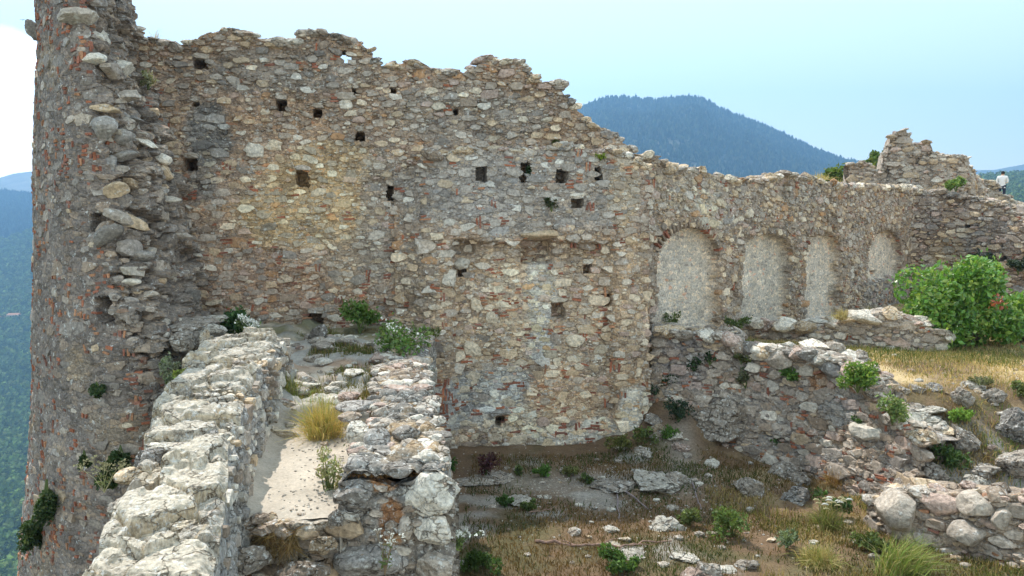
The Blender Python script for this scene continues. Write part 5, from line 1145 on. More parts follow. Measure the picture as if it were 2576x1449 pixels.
# on the tower
for (px, py, w, h, n, lab) in [(140, 1215, 72, 125, 1700, 'large dark green caper bush hanging low on the tower'), (105, 1300, 66, 88, 900, 'dark bush hanging below the largest one on the tower'), (262, 962, 28, 34, 300, 'small round green tuft high on the tower face'), (292, 1150, 50, 62, 650, 'dark green bush on the tower beside the grey block'), (232, 1132, 24, 34, 220, 'tiny green tuft left of the bush beside the grey block'), (318, 1120, 36, 46, 300, 'green tuft on the tower just behind the parapet')]:
    shrub('caper_bush', lab, 'bush', pathT, px, py - h * .1, w * 1.3, h * 1.2, int(n * 1.4), .03, (.05, .085, .03), (.11, .14, .05), .2, hang=True, lobes=9, soff=-.08)
stalks('pale_flower_spray', 'spray of pale yellow flowers arching off the tower wall', 'wildflower', 8.9, 262, 1235, 150, 80, 8, 6, M_STRAW, M_STRAW, .05, .022, 60, (.26, .27, .12))
shrub('flowering_weed', 'yellowish white weed high in the broken tower edge', 'weed', 11.3, 372, 222, 36, 44, 220, .028, (.26, .27, .14), (.42, .41, .28), .5)
# on the lower wall
shrub('wall_weed', 'dark tuft filling the tall slot in the upper lower-wall', 'weed', pathB, 1326, 452, 20, 36, 150, .025, GD, None, soff=.1)
shrub('wall_weed', 'dark round tuft on the lower wall below the square holes', 'weed', pathB, 1385, 530, 34, 32, 260, .025, (.05, .065, .03), (.12, .12, .06), .3)
shrub('wall_weed', 'bright yellow green sprig on the ledge near the wall end', 'weed', pathB, 1508, 402, 26, 18, 110, .03, (.26, .34, .06), None)
shrub('wall_weed', 'dark tuft on the ledge of the upper wall', 'weed', pathA, 1398, 362, 24, 10, 90, .03, (.07, .085, .03), None)
shrub('purple_plant', 'dark purple bushy plant at the foot of the lower wall', 'weed', 'g', 1222, 1196, 72, 50, 520, .025, (.085, .035, .045), (.13, .06, .05), .3)
for (px, py, w, h, n, col, lab) in [(1135, 1192, 30, 34, 160, G2, 'small green weed at the wall foot left of the purple plant'), (1300, 1196, 30, 20, 130, G3, 'small pale weed at the wall foot right of the purple plant'), (1360, 1200, 50, 26, 280, G1, 'bright green weed at the wall foot above the bare gravel'), (1430, 1196, 50, 24, 220, (.13, .14, .05), 'olive weed at the wall foot left of the grey block'), (1560, 1140, 80, 34, 420, (.14, .15, .05), 'olive bush at the wall foot near the corner'), (1625, 1120, 60, 30, 320, (.10, .13, .04), 'green bush at the wall corner beside fallen stones'),
        (1672, 1000, 60, 50, 480, GD, 'dark shrub in the corner where the two walls meet'), (1745, 975, 56, 60, 480, GD, 'dark shrub at the retaining wall foot near the corner'), (1706, 1068, 70, 50, 560, (.035, .06, .035), 'dark bluish shrub before the corner stones'), (1640, 990, 40, 40, 260, G2, 'green shrub close to the lower wall corner'), (1855, 1105, 90, 44, 620, (.03, .055, .03), 'dark shrub at the foot of the great boulder'), (1905, 1085, 60, 44, 460, (.04, .065, .03), 'dark shrub between boulder and retaining wall'), (1962, 1128, 44, 30, 260, G2, 'green shrub at the retaining wall foot right of the boulder'),
        (1480, 1215, 40, 18, 150, (.07, .10, .03), 'low green weed before the grey block'), (1270, 1275, 40, 22, 180, G2, 'green tuft right of the flat pale outcrop'), (1330, 1290, 44, 22, 200, G3, 'grey green tuft in the brown courtyard grass'), (2100, 1300, 80, 46, 480, G2, 'green shrub below the foxtail grass'), (1845, 1350, 100, 60, 700, (.11, .16, .045), 'feathery green plant among the courtyard stones'), (1735, 1320, 60, 36, 300, (.12, .15, .05), 'small feathery plant among the courtyard stones'), (1560, 1440, 110, 44, 700, (.08, .14, .035), 'bright green ground weed at the bottom edge below the long branch'), (1980, 1380, 60, 40, 380, (.16, .20, .11), 'grey green herb in front of the sunny grass'),
        (1200, 1440, 110, 50, 600, (.065, .11, .03), 'green weeds in the bottom corner right of the stub wall'), (1690, 1110, 40, 26, 220, G1, 'bright green weed beside the little path')]:
    shrub('weed', lab, 'weed', 'g', px, py, w * 1.3, h * 1.25, int(n * 1.3), .026, col, tuple(np.array(col) * 1.7), .25)
# on the retaining wall and terrace
for (px, py, w, h, n, col, lab) in [(1995, 955, 60, 40, 480, G1, 'green weed with pink flower on the retaining wall face'), (1868, 912, 44, 34, 280, (.08, .095, .03), 'olive tuft on the retaining wall top'), (1788, 915, 34, 34, 240, GD, 'dark tuft on the shaded retaining wall'), (1880, 975, 44, 50, 280, (.10, .11, .06), 'grey weed halfway down the retaining wall'), (2175, 1075, 50, 30, 260, G2, 'green tuft on the retaining wall above the pale block')]:
    shrub('wall_weed', lab, 'weed', pathF, px, py, w, h, n, .028, col, tuple(np.array(col) * 1.7), .25)
shrub('bright_shrub', 'bright green mounded shrub on the terrace edge', 'shrub', 10.85, 2158, 985, 100, 70, 1500, .03, (.13, .24, .045), (.26, .34, .08), .3, stems=9, lobes=10)
shrub('pale_shrub', 'pale green shrub trailing down the terrace edge', 'shrub', 10.2, 2245, 1065, 86, 66, 900, .026, (.17, .24, .08), (.30, .34, .14), .3, lobes=9)
for (px, py, w, h, n, col, lab) in [(2040, 905, 60, 22, 380, (.15, .24, .06), 'green cushion on top of the retaining wall'), (1850, 830, 90, 30, 480, (.09, .13, .04), 'green weeds at the arcaded wall foot behind the retaining wall'), (1690, 815, 50, 26, 260, (.11, .15, .05), 'green weed where arcaded and retaining walls meet'), (2410, 1070, 60, 40, 480, (.16, .26, .05), 'bright green weed on the rocky slope'), (2395, 1190, 90, 60, 800, (.07, .12, .035), 'dark green shrub on the rocky slope above the ledge'), (2560, 1000, 60, 34, 380, (.13, .16, .06), 'olive weed at the terrace edge by the right picture border'), (2310, 1140, 44, 36, 300, G2, 'green weed beside the ledge boulders'), (2470, 980, 70, 30, 380, (.17, .18, .10), 'grey green weed beside the white terrace stone'), (2330, 1262, 40, 26, 260, G1, 'green weed between boulders of the lower retaining wall'), (2190, 1390, 90, 50, 600, (.10, .13, .04), 'green shrub in front of the lower retaining wall')]:
    shrub('weed', lab, 'weed', 'g' if py > 870 else 14.6, px, py, w, h, n, .028, col, tuple(np.array(col) * 1.6), .25)
tuft('tall_grass', 'tall bright green grass leaning right at the bottom of the courtyard', 'grass tuft', 'g', 2255, 1449, 190, 120, 700, (.22, .28, .07), (.40, .36, .15), .3, .009, lean=.5)
tuft('foxtail_grass', 'foxtail grass with pale nodding seed heads', 'grass tuft', 'g', 2080, 1325, 120, 70, 420, (.18, .22, .06), (.36, .30, .13), .4, .007, heads=18)
tuft('dry_grass_tuft', 'sunlit straw coloured grass left of the tall green grass', 'grass tuft', 'g', 2060, 1420, 170, 60, 800, (.44, .36, .16), (.24, .27, .08), .3, .008)
tuft('dry_grass_tuft', 'rust brown dry grass at the foot of the retaining wall', 'grass tuft', 'g', 2110, 1225, 110, 50, 700, (.33, .20, .085), (.40, .29, .13), .3, .008)
tuft('dry_grass_tuft', 'straw grass on the low terrace wall', 'grass tuft', 15.2, 2120, 803, 70, 30, 260, (.45, .38, .20), None, .2, .012)
tuft('dry_grass_tuft', 'straw grass behind the low terrace wall near the bush', 'grass tuft', 16.5, 2190, 800, 60, 34, 240, (.42, .36, .20), (.2, .22, .1), .3, .012)
for (px, py, w, h, lab) in [(2060, 452, 110, 22, 'straw grass along the crest of the arcaded wall'), (2375, 396, 40, 12, 'straw grass on top of the ruined stack'), (2110, 466, 50, 16, 'straw grass below the small trees on the far wall'), (390, 98, 50, 34, 'thin dead stalks on the tall wall crest')]:
    tuft('crest_grass', lab, 'grass tuft', {2060: 20.6, 2375: 29.2, 2110: 21.6, 390: 12.3}[px], px, py, w, h, 160 if px > 1000 else 26, (.46, .37, .18), None, .2, .014 if px > 1000 else .006)

def tree(name, label, cat, base, rx, rz, zc, n, leaf, col, alt, trunk_r, lobes, seed, mat=M_GLOSS, red=False, nb=7):
    r = np.random.default_rng(seed); root = thing(name, label, cat, base)
    L = r.normal(size=(lobes, 3)); L /= np.linalg.norm(L, axis=1, keepdims=True); L = L * (r.uniform(.35, .92, lobes)[:, None]) * [rx, rx * .9, rz] + [0, 0, zc]
    R = r.uniform(.22, .38, lobes) * rx
    parts = []
    for k in range(nb):
        e = L[k % lobes]; s = np.array((r.normal(0, .08), r.normal(0, .08), -.05)); parts.append(tube(np.array([s, s + (e - s) * [.25, .25, .4] + r.normal(0, .05, 3), s + (e - s) * [.6, .6, .75] + r.normal(0, .05, 3), e]), [trunk_r, trunk_r * .75, trunk_r * .45, trunk_r * .15], 6))
    V, F = join(parts); mk('trunk', V, F, M_BARK, root)
    q = r.integers(0, lobes, n); d = r.normal(size=(n, 3)); d /= np.linalg.norm(d, axis=1, keepdims=True)
    P = L[q] + d * (R[q] * r.uniform(.5, 1.08, n) ** .6)[:, None]; k = r.uniform(size=n) < .06; P[k] += d[k] * (R[q[k]] * .4)[:, None]; P[:, 2] = np.maximum(P[:, 2], .05)
    V, F = leaf_quads(P, leaf, r, 1.7, .1, d * .5); mk('crown', V, F, mat, root, None, vary(col, n, 4, r, .35, alt, .25))
    if red:
        P = np.array((-.1, -rx * .85, zc + .12 * rz)) + r.normal(0, .07, (26, 3)); V, F = leaf_quads(P, leaf * .9, r, 1.7, .1); o = mk('leaf_cluster', V, F, M_LEAF, root, None, vary((.30, .09, .05), 26, 4, r)); tag(o, 'withered red leaves')
bb = np.array((xat(2432, 15.2, -2.3), 15.2, -2.45))
tree('bush', 'large rounded glossy green bush on the terrace', 'bush', bb, 1.22, .80, .90, 16000, 0.06, (.13, .27, .05), (.30, .42, .10), .05, 34, 5, red=True, nb=12)
tree('bush', 'lower green bush at the right picture edge behind the large one', 'bush', np.array((xat(2585, 15.6, -2.3), 15.6, -2.5)), .75, .5, .55, 5500, .06, (.14, .27, .05), (.30, .40, .10), .03, 16, 6)
ug = lambda x, y: .72
tree('small_tree', 'small green tree behind the far wall left of the ruined pier', 'tree', np.array((xat(2118, 31, 1), 31.0, .75)), .95, .7, 1.0, 3200, .09, (.11, .17, .045), (.2, .25, .07), .05, 12, 7, M_LEAF)
tree('small_tree', 'small green tree between ruined pier and jagged pinnacle', 'tree', np.array((xat(2208, 33.5, 1), 33.5, .75)), .8, .9, 1.5, 2200, .09, (.11, .17, .045), (.2, .25, .07), .05, 9, 18, M_LEAF)
shrub('crest_weed', 'bright green weed on the far cross wall top', 'weed', 24.9, 2405, 482, 70, 34, 420, .07, (.15, .24, .06), (.26, .32, .1), .3)
shrub('ivy_patch', 'dark ivy patch on the shaded cross wall', 'ivy', 23.6, 2482, 680, 60, 55, 420, .07, (.035, .06, .04), (.07, .1, .05), .2, hang=False)
shrub('ivy_patch', 'dark ivy patch on the cross wall at the right picture edge', 'ivy', 22.8, 2562, 690, 40, 40, 240, .07, (.035, .055, .035), (.07, .1, .05), .2)
print('plants', time.time() - T0)

# ------------------------------------------------------------------ rocks, slabs, branches
def rock(name, label, anc, px, py, w, h, key, sub=4, flat=1.0, mat=None, group=None, sink=.35, deep=1.0, cat='rock', jit=.10, tilt=0.0, yaw=None):
    base = anchor(anc, px, py); D = base[1]; a, b = w / FPX * D / 2, h / FPX * D / 2
    V, F = chunk(sub, 9, jit, .42, .88); q0 = fbm(V[:, 0] + px, V[:, 1] + py, V[:, 2], 2.6, 4, 7, .62); V = V * (1 + .24 * q0 - .14 * sstep(.15, .45, fbm(V[:, 0] + py, V[:, 1] + px, V[:, 2], 3.7, 2, 17)))[:, None]; V = V * np.array([a * 1.25, a * deep * 1.15, b * 1.35 * flat])
    V[:, 2] += V[:, 0] * tilt
    q = rng.uniform(-.3, .3) if yaw is None else yaw
    V = np.stack([V[:, 0] * math.cos(q) - V[:, 1] * math.sin(q), V[:, 0] * math.sin(q) + V[:, 1] * math.cos(q), V[:, 2] + b * (1 - 2 * sink)], 1)
    o = mk(name, V, F, mat or M_PALE, None, base, np.array(PAL[key]) * rng.uniform(.62, .82), smooth=False)
    return tag(o, label, cat, group, 'thing')
# steps and rocks of the platform
for (D, px, py, w, h, key, lab, nm, dp) in [
    (8.75, 790, 1036, 100, 24, 'pale', 'flat pale stone step above the golden grass', 'stone_step', .5), (9.5, 765, 985, 140, 44, 'grey', 'long rounded stone step across the platform', 'stone_step', .5), (9.45, 832, 985, 50, 64, 'grey', 'upright rounded stone at the end of the long step', 'rock', .7), (8.6, 710, 1055, 56, 50, 'slate', 'dark grey angular stone at the parapet foot', 'rock', .8), (8.2, 705, 1085, 70, 24, 'cream', 'split cream slab below the dark stone', 'rock', .6),
    (10.2, 740, 930, 80, 44, 'pale', 'pale rough boulder beside the parapet end', 'rock', .8), (10.5, 800, 915, 90, 26, 'pale', 'flat pale slab behind the platform boulder', 'rock', .7), (10.8, 810, 893, 70, 20, 'cream', 'tilted cream slab on the upper platform', 'rock', .7), (9.8, 905, 965, 70, 50, 'grey', 'grey boulder in the middle of the platform', 'rock', .8), (9.2, 900, 1010, 110, 26, 'slate', 'layered grey outcrop right of the steps', 'rock', .8), (10.4, 990, 940, 60, 34, 'pale', 'pale boulder under the leafy shrub', 'rock', .8), (10.7, 945, 905, 44, 30, 'pale', 'small pale boulder left of the leafy shrub', 'rock', .8),
    (11.3, 800, 838, 50, 34, 'dgrey', 'dark layered rock at the tall wall foot', 'rock', .6), (7.6, 815, 1115, 20, 10, 'tan', 'small tan stone on the path below the grass', 'rock', 1), (7.4, 820, 1128, 16, 8, 'cream', 'small cream stone lying on the path', 'rock', 1), (7.2, 683, 1188, 36, 12, 'cream', 'flat cream stone at the left side of the path', 'rock', .8), (6.95, 810, 1180, 40, 8, 'pink', 'thin pinkish slab on the path', 'rock', .5),
    (6.05, 810, 1360, 70, 40, 'tan', 'tan slab tilted under the broken path edge', 'rock', .7), (5.95, 640, 1400, 90, 60, 'grey', 'grey boulder under the broken path edge at left', 'rock', .6), (5.95, 760, 1425, 120, 60, 'brown', 'layered brown rock under the broken path edge', 'rock', .6), (6.1, 850, 1300, 40, 40, 'grey', 'grey stone between path end and stub wall', 'rock', .6)]:
    rock(nm, lab, D, px, py + h * .4, w * (1.25 if D > 8 else 1), h * (1.2 if D > 8 else 1), key, deep=dp, cat='step' if nm == 'stone_step' else 'rock', sink=.3)
# stones lying where parapet and tower meet
for (D, px, py, w, h, key, lab) in [(10.1, 470, 812, 150, 40, 'grey', 'flat lit slab bridging parapet and tower'), (10.3, 420, 808, 80, 34, 'slate', 'grey slab against the tower at the parapet end'), (10.0, 520, 826, 80, 30, 'pale', 'pale slab at the far end of the parapet'), (10.5, 545, 800, 60, 22, 'pale', 'thin pale slab behind the parapet end'), (9.7, 470, 845, 90, 44, 'grey', 'grey block filling the parapet and tower joint'), (9.9, 400, 840, 60, 40, 'dgrey', 'dark block low in the parapet and tower joint')]:
    rock('rock', lab, D, px, py + h * .4, w, h, key, deep=.9, sink=.35)
# courtyard
for (px, py, w, h, key, lab, fl) in [
    (1835, 1090, 190, 120, 'grey', 'great rounded grey boulder at the retaining wall foot', .9), (1485, 1207, 40, 28, 'grey', 'grey angular block lying in the courtyard near the wall', 1), (1300, 1262, 70, 26, 'pale', 'flat pale outcrop in the brown grass', .7), (1210, 1205, 130, 20, 'grey', 'flat grey outcrop below the purple plant', .7), (1640, 1215, 120, 50, 'pale', 'large pale outcrop in the courtyard middle', .8), (1560, 1228, 100, 24, 'grey', 'flat grey outcrop left of the large pale one', .7), (1700, 1215, 60, 60, 'grey', 'grey outcrop right of the large pale one', .7),
    (1985, 1205, 80, 70, 'grey', 'pitted grey boulder below the retaining wall', .9), (1885, 1240, 56, 70, 'grey', 'pointed grey boulder left of the pitted one', 1), (2000, 1255, 70, 60, 'slate', 'grey boulder below the pitted one', .9), (1680, 1330, 70, 60, 'pale', 'pale hollowed boulder with dry stalks', .9), (1590, 1392, 90, 20, 'pale', 'flat pale stone at the end of the long branch', .7), (1575, 1362, 30, 20, 'cream', 'cream stone above the long branch, right of two', 1), (1540, 1375, 34, 16, 'cream', 'cream stone above the long branch, left of two', .9), (1715, 1402, 76, 22, 'pale', 'flat grey white stone right of the branch', .7),
    (1775, 1449, 60, 60, 'grey', 'tall pointed stone at the bottom edge', 1), (1880, 1425, 60, 34, 'grey', 'grey rounded stone in front of the sunny grass', .9), (1830, 1440, 44, 20, 'pale', 'flat stone beside the pointed stone', .8), (1745, 1460, 70, 40, 'pink', 'pinkish grey stone cut by the bottom edge', .9), (1530, 1335, 40, 16, 'pale', 'pale stone in the middle of the brown grass', .9), (1560, 1130, 40, 20, 'pale', 'pale stone at the wall foot near the corner', .9), (1610, 1135, 40, 20, 'grey', 'grey stone lying among corner weeds', .9), (1625, 1150, 44, 20, 'pale', 'pale stone just below the grey corner stone', .8), (1715, 1130, 40, 26, 'pink', 'pinkish stone beside the little path', .9),
    (1690, 1000, 40, 30, 'grey', 'grey fallen stone in the wall corner, upper', 1), (1648, 1060, 44, 30, 'grey', 'grey fallen block stacked at the lower wall corner', 1), (1650, 1085, 40, 26, 'tan', 'tan fallen block below the grey one at the wall corner', 1), (1650, 1105, 40, 20, 'brown', 'brown fallen block lowest at the wall corner', 1), (1790, 1170, 30, 30, 'pale', 'pale stone below the great boulder', .9), (1700, 1105, 44, 26, 'pale', 'pale block at the foot of the little path', .9), (1160, 1335, 30, 14, 'pale', 'small pale stone right of the stub wall', .9), (1180, 1425, 50, 24, 'grey', 'grey stone in the green weeds by the stub wall', .9), (2280, 1335, 40, 20, 'grey', 'grey stone in front of the lower retaining wall', .9), (2160, 1365, 30, 16, 'pale', 'small pale stone in the sunny dry grass', .9), (2310, 1355, 50, 24, 'grey', 'flat grey stone at the lower retaining wall foot', .8)]:
    rock('rock', lab, 'g', px, py, w * 1.1, h, key, flat=fl * .9, mat=M_ROCKY if w > 60 else M_PALE, sink=.22 if w > 180 else .45, jit=.2, sub=5 if w > 60 else 4)
# terrace edge and slope
for (px, py, w, h, key, lab) in [(2305, 982, 44, 26, 'grey', 'grey stone lying on the sunny terrace, left of two'), (2350, 980, 40, 24, 'slate', 'darker stone on the sunny terrace, right of two'), (2452, 975, 50, 26, 'pale', 'white stone slab on the terrace edge'), (2330, 1035, 70, 22, 'pale', 'long pale stone set in the terrace edge, upper'), (2325, 1065, 90, 30, 'pale', 'long pale stone set in the terrace edge, lower'), (2425, 1020, 50, 60, 'grey', 'grey outcrop below the white slab'), (2500, 1010, 60, 40, 'grey', 'grey outcrop right of the white slab'), (2420, 1110, 70, 60, 'grey', 'grey outcrop in the middle of the rocky slope'),
        (2540, 1090, 100, 90, 'slate', 'big slate grey outcrop at the right picture edge, upper'), (2545, 1180, 110, 90, 'grey', 'big grey outcrop at the right picture edge, lower'), (2300, 1120, 60, 40, 'grey', 'grey boulder on the slope left of the dark shrub'), (2350, 1110, 46, 40, 'pale', 'pale boulder on the slope above the dark shrub'), (2470, 1190, 70, 30, 'grey', 'layered grey stone above the ledge'), (2450, 1215, 50, 30, 'pale', 'pale stone at the ledge'), (2290, 1190, 90, 36, 'grey', 'flat boulder beside the ledge, left'), (2370, 1140, 40, 30, 'pink', 'pinkish stone beside the dark shrub'), (2335, 1200, 80, 60, 'grey', 'big grey boulder filling the gap above the ledge'), (2270, 1215, 60, 40, 'pink', 'pinkish boulder just above the lower retaining wall'), (2215, 1180, 70, 44, 'grey', 'grey block at the end of the retaining wall'), (2270, 1160, 50, 36, 'pale', 'pale block above the flat ledge boulder'),
        (2150, 905, 60, 36, 'grey', 'rounded grey boulder on the retaining wall end'), (2110, 930, 60, 40, 'slate', 'pointed slate boulder on the retaining wall'), (2190, 930, 40, 26, 'grey', 'grey boulder beside the bright green shrub')]:
    rock('rock', lab, 'g' if py > 945 else 11.9, px, py, w, h, key, mat=M_ROCKY if w > 60 else M_PALE, sink=.45, jit=.18, sub=5 if w > 60 else 4)
rr = np.random.default_rng(77)
for _ in range(150):
    y = rr.uniform(8.35, 11.9); x = rr.uniform(np.interp(y, py_, pR) + .1, np.interp(y, sy_, sR) - .1); r = .02 + .13 * rr.uniform() ** 2.2
    V, F = chunk(3, 8, .1, .4, .85); V = V * np.array([r * 1.35, r, r * .6])
    tag(mk('loose_rock', V, F, M_PALE, None, (x, y, float(max(path_z(y), stub_z(x, y) if x > np.interp(y, sy_, sL) else -9)) + r * .2), pick(dict(pale=3, grey=4, pink=1.5, tan=1)) * .9), 'loose limestone rock on the upper platform', 'rock', 'loose rocks on the platform', 'thing')
def scatter_stones(n, box, rmin, rmax, label, group, cond=None):
    k = 0
    while k < n:
        x, y = rr.uniform(box[0], box[1]), rr.uniform(box[2], box[3])
        if cond is not None and not cond(x, y): continue
        r = rmin + (rmax - rmin) * rr.uniform() ** 2; V, F = chunk(1, 8, .08); V = V * np.array([r * 1.2, r, r * .65])
        tag(mk('loose_stone', V, F, M_PALE, None, (x, y, float(ground_z(x, y)) + r * .15), pick(dict(pale=2, grey=5, tan=1, pink=1)) * .85), label, 'stone', group, 'thing'); k += 1
scatter_stones(110, (-.3, 5.2, 7.6, 12.3), .02, .09, 'small loose pale stone lying in the courtyard grass', 'loose stones in the courtyard', lambda x, y: edge_d(x, y) < -.5 and y < 12.2 + .16 * x)
scatter_stones(45, (5.0, 8.5, 9.0, 11.4), .03, .12, 'loose grey stone on the rocky slope below the terrace', 'loose stones on the slope', lambda x, y: -2.2 < edge_d(x, y) < .1)
scatter_stones(30, (4.5, 9, 11.2, 14), .02, .07, 'small loose stone on the dry terrace grass', 'loose stones on the terrace', lambda x, y: edge_d(x, y) > .2)
def gravel(name, label, n, pts):
    B, F = ICO[1]; s = rr.uniform(.005, .016, n)[:, None, None]; V = B[None] * s * rr.uniform(.7, 1.3, (n, 12, 1)) * [1, 1, .6] + pts[:, None]
    tag(mk(name, V.reshape(-1, 3), (F[None] + (np.arange(n) * 12)[:, None, None]).reshape(-1, 3), M_STONE, None, None, np.repeat(np.array((.38, .34, .29))[None] * rr.uniform(.7, 1.4, (n, 1)), 12, 0)), label, 'gravel', None, 'stuff')
x, y = rr.normal(1.2, 1.3, 1400), rr.normal(10.6, .8, 1400); gravel('courtyard_gravel', 'grey gravel scattered below the lower wall', 1400, np.stack([x, y, ground_z(x, y) + .003], 1))
x, y = np.clip(rr.normal(-1.65, .25, 380), -2.3, -1.4), rr.uniform(6.3, 8.3, 380); gravel('path_gravel', 'fine gravel on the dusty path', 380, np.stack([x, y, path_z(y) + .012 * np.abs(fbm(x, y, 0, 2.2, 3, 124)) + .004], 1))
M_TWIG = mat_plain('dead_wood', (.27, .17, .13), .8, .3); M_TWIG2 = mat_plain('grey_dead_wood', (.25, .20, .20), .8, .3)
def branch(label, pts, r, mat=M_TWIG, twigs=()):
    W = [ghit(*p) + np.array((0, 0, .02 + (p[2] if len(p) > 2 else 0))) if False else ghit(p[0], p[1]) + np.array((0, 0, .025)) for p in pts]
    W = np.array(W); org = W[0].copy(); n = len(W); t = np.linspace(0, n - 1, n * 4); P = np.stack([np.interp(t, np.arange(n), W[:, k]) for k in range(3)], 1) + rr.normal(0, .006, (n * 4, 3))
    root = thing('dead_branch', label, 'branch', org); V, F = tube(P - org, np.linspace(r, r * .45, n * 4), 6); mk('limb', V, F, mat, root)
    for (k, dx, dy, dz) in twigs:
        b = P[int(k * (n * 4 - 1))] - org; V, F = tube(np.array([b, b + np.array((dx, dy, dz)) * .5 + (0, 0, .01), b + (dx, dy, dz)]), [r * .5, r * .35, r * .15], 5); mk('twig', V, F, mat, root)
branch('long reddish dead branch lying across the courtyard grass', [(1345, 1366), (1400, 1372), (1460, 1380), (1520, 1374), (1560, 1383), (1610, 1374), (1690, 1366)], .018, M_TWIG, [(.5, .2, .1, .03), (.75, .25, -.05, .03), (.3, -.15, .1, .02)])
branch('grey purple straight dead pole near the courtyard middle', [(1543, 1215), (1580, 1245), (1630, 1285)], .017, M_TWIG2)
branch('thin dead stick lying beside the straight pole', [(1553, 1240), (1554, 1280), (1560, 1312)], .012, M_TWIG2)
branch('pale dead stalk right of the straight pole', [(1595, 1240), (1630, 1240), (1690, 1252)], .009, M_DRYSTEM, [(.5, .1, .15, .06)])
branch('short reddish dead branch in the brown grass', [(1330, 1297), (1360, 1292), (1400, 1284)], .010, M_TWIG)
branch('twisted pinkish dead stalk beside the pale outcrop', [(1742, 1218), (1750, 1250), (1765, 1285)], .012, M_TWIG2, [(.4, .08, .05, .08)])

# ------------------------------------------------------------------ grass
def field(name, label, n, box, cond, hgt, wid, cols, seed, zf=ground_z, clump=.0, lean=.5, kind='grass'):
    r = np.random.default_rng(seed); x, y = r.uniform(box[0], box[1], n * 3), r.uniform(box[2], box[3], n * 3)
    p = cond(x, y); k = r.uniform(size=n * 3) < p; x, y = x[k][:n], y[k][:n]; m = len(x)
    P = np.stack([x, y, zf(x, y) - .01], 1); V, F = blades(P, hgt, wid, r, lean, droop=.8)
    nn = fbm(x, y, 0, 1.1, 3, seed + 9); idx = np.clip(((nn + r.normal(0, .25, m) + .55) / 1.1 * len(cols)).astype(int), 0, len(cols) - 1)
    c = np.array(cols)[idx] * r.uniform(.65, 1.3, (m, 1))
    tag(mk(name, V, F, M_GRASS, None, None, np.repeat(c, 5, 0)), label, kind, None, 'stuff')
def blocked(x, y): return (y < 12.05 + .165 * (x - 1)) & (x > -.45 - .16 * (y - 6.2) * (y > 6.2))
GB = [(.055, .085, .022), (.085, .095, .026), (.13, .095, .04), (.175, .11, .05), (.21, .135, .06)]
field('courtyard_grass', 'short brown and green grass on the courtyard floor', 30000, (-.6, 6.2, 7.0, 13.2), lambda x, y: (edge_d(x, y) < -.3) * blocked(x, y) * sstep(-.35, .15, fbm(x, y, 0, 1.4, 3, 201) + .25 * (y < 9.6)), .075, .010, GB, 31)  # dark blades thicken at the near edge, standing in for shade there
field('sunny_grass', 'sunlit straw grass in the right half of the courtyard', 9000, (2.6, 6.2, 7.0, 10.5), lambda x, y: (edge_d(x, y) < -.5) * sstep(-.2, .3, fbm(x, y, 0, 1.2, 3, 205)), .10, .009, [(.16, .17, .05), (.36, .27, .12), (.42, .33, .16), (.30, .20, .09)], 32)
field('terrace_grass', 'dry golden grass covering the terrace', 30000, (2.8, 13.5, 10.9, 17.5), lambda x, y: sstep(-.1, .3, edge_d(x, y)) * sstep(.6, -.4, y - (14.2 + (x - 2.7) * 1.094)) * sstep(-.5, .1, fbm(x, y, 0, 1.0, 3, 207)), .085, .012, [(.20, .20, .065), (.50, .38, .18), (.56, .44, .23), (.52, .36, .18), (.38, .30, .13)], 33)
field('terrace_green_grass', 'taller green grass below the low terrace wall', 6000, (4, 12, 12.8, 14.9), lambda x, y: sstep(.3, 1, edge_d(x, y)) * sstep(1.2, .2, np.abs(y - 14.0 - (8.6 - x) * .18 + .45)), .15, .010, [(.10, .14, .04), (.17, .19, .06), (.28, .25, .10)], 34)
field('slope_grass', 'scattered dry grass on the rocky slope', 9000, (4.6, 8.5, 8.6, 11.4), lambda x, y: (edge_d(x, y) > -2.4) * (edge_d(x, y) < .2) * sstep(-.2, .3, fbm(x, y, 0, 1.8, 3, 209)), .10, .010, [(.15, .20, .05), (.48, .36, .17), (.36, .25, .12)], 35)
field('dry_moss', 'orange brown dry moss and bristly grass on the stub wall', 11000, (-1.7, -.6, 6.35, 10.5), lambda x, y: (x > np.interp(y, sy_, sL) + .05) * (x < np.interp(y, sy_, sR) - .05) * sstep(-.05, .3, fbm(x, y, 0, 2.6, 3, 211)), .04, .006, [(.38, .21, .085), (.44, .29, .14), (.33, .19, .09)], 36, stub_z, lean=.8, kind='moss')
field('platform_grass', 'thin olive and straw grass on the upper platform', 5000, (-2.75, -1.1, 8.6, 12.2), lambda x, y: sstep(-.1, .3, fbm(x, y, 0, 1.5, 3, 213)), .09, .010, [(.16, .16, .05), (.26, .2, .09), (.11, .14, .04)], 37, lambda x, y: path_z(y))

# ------------------------------------------------------------------ birds and the person on the far parapet
def bird(label, px, py, D, span, seed):
    o = at(px, py, D); root = thing('bird', label, 'bird', o); V, F = ICO[2]; mk('body', V * [span * .05, span * .17, span * .05], F, M_BIRD, root, smooth=True)
    for s in (-1, 1):
        V = np.array([(0, .06, 0), (0, -.06, 0), (s * .25, -.05, .07), (s * .25, .07, .07), (s * .5, -.09, .01), (s * .5, -.03, .01)]) * span; V = np.concatenate([V, V + [0, 0, span * .012]])
        mk('wing', V, [(0, 1, 2, 3), (3, 2, 4, 5), (7, 6, 9, 8)[::-1], (9, 8, 10, 11)[::-1], (0, 3, 9, 6), (3, 5, 11, 9), (1, 2, 8, 7), (2, 4, 10, 8), (4, 5, 11, 10)], M_BIRD, root)
M_BIRD = mat_plain('dark_feather', (.04, .04, .045))
bird('small dark bird gliding in the blue left of the tower, upper', 57, 50, 60, .45, 1); bird('small dark bird gliding above the cloud left of the tower, lower', 62, 147, 75, .42, 2)
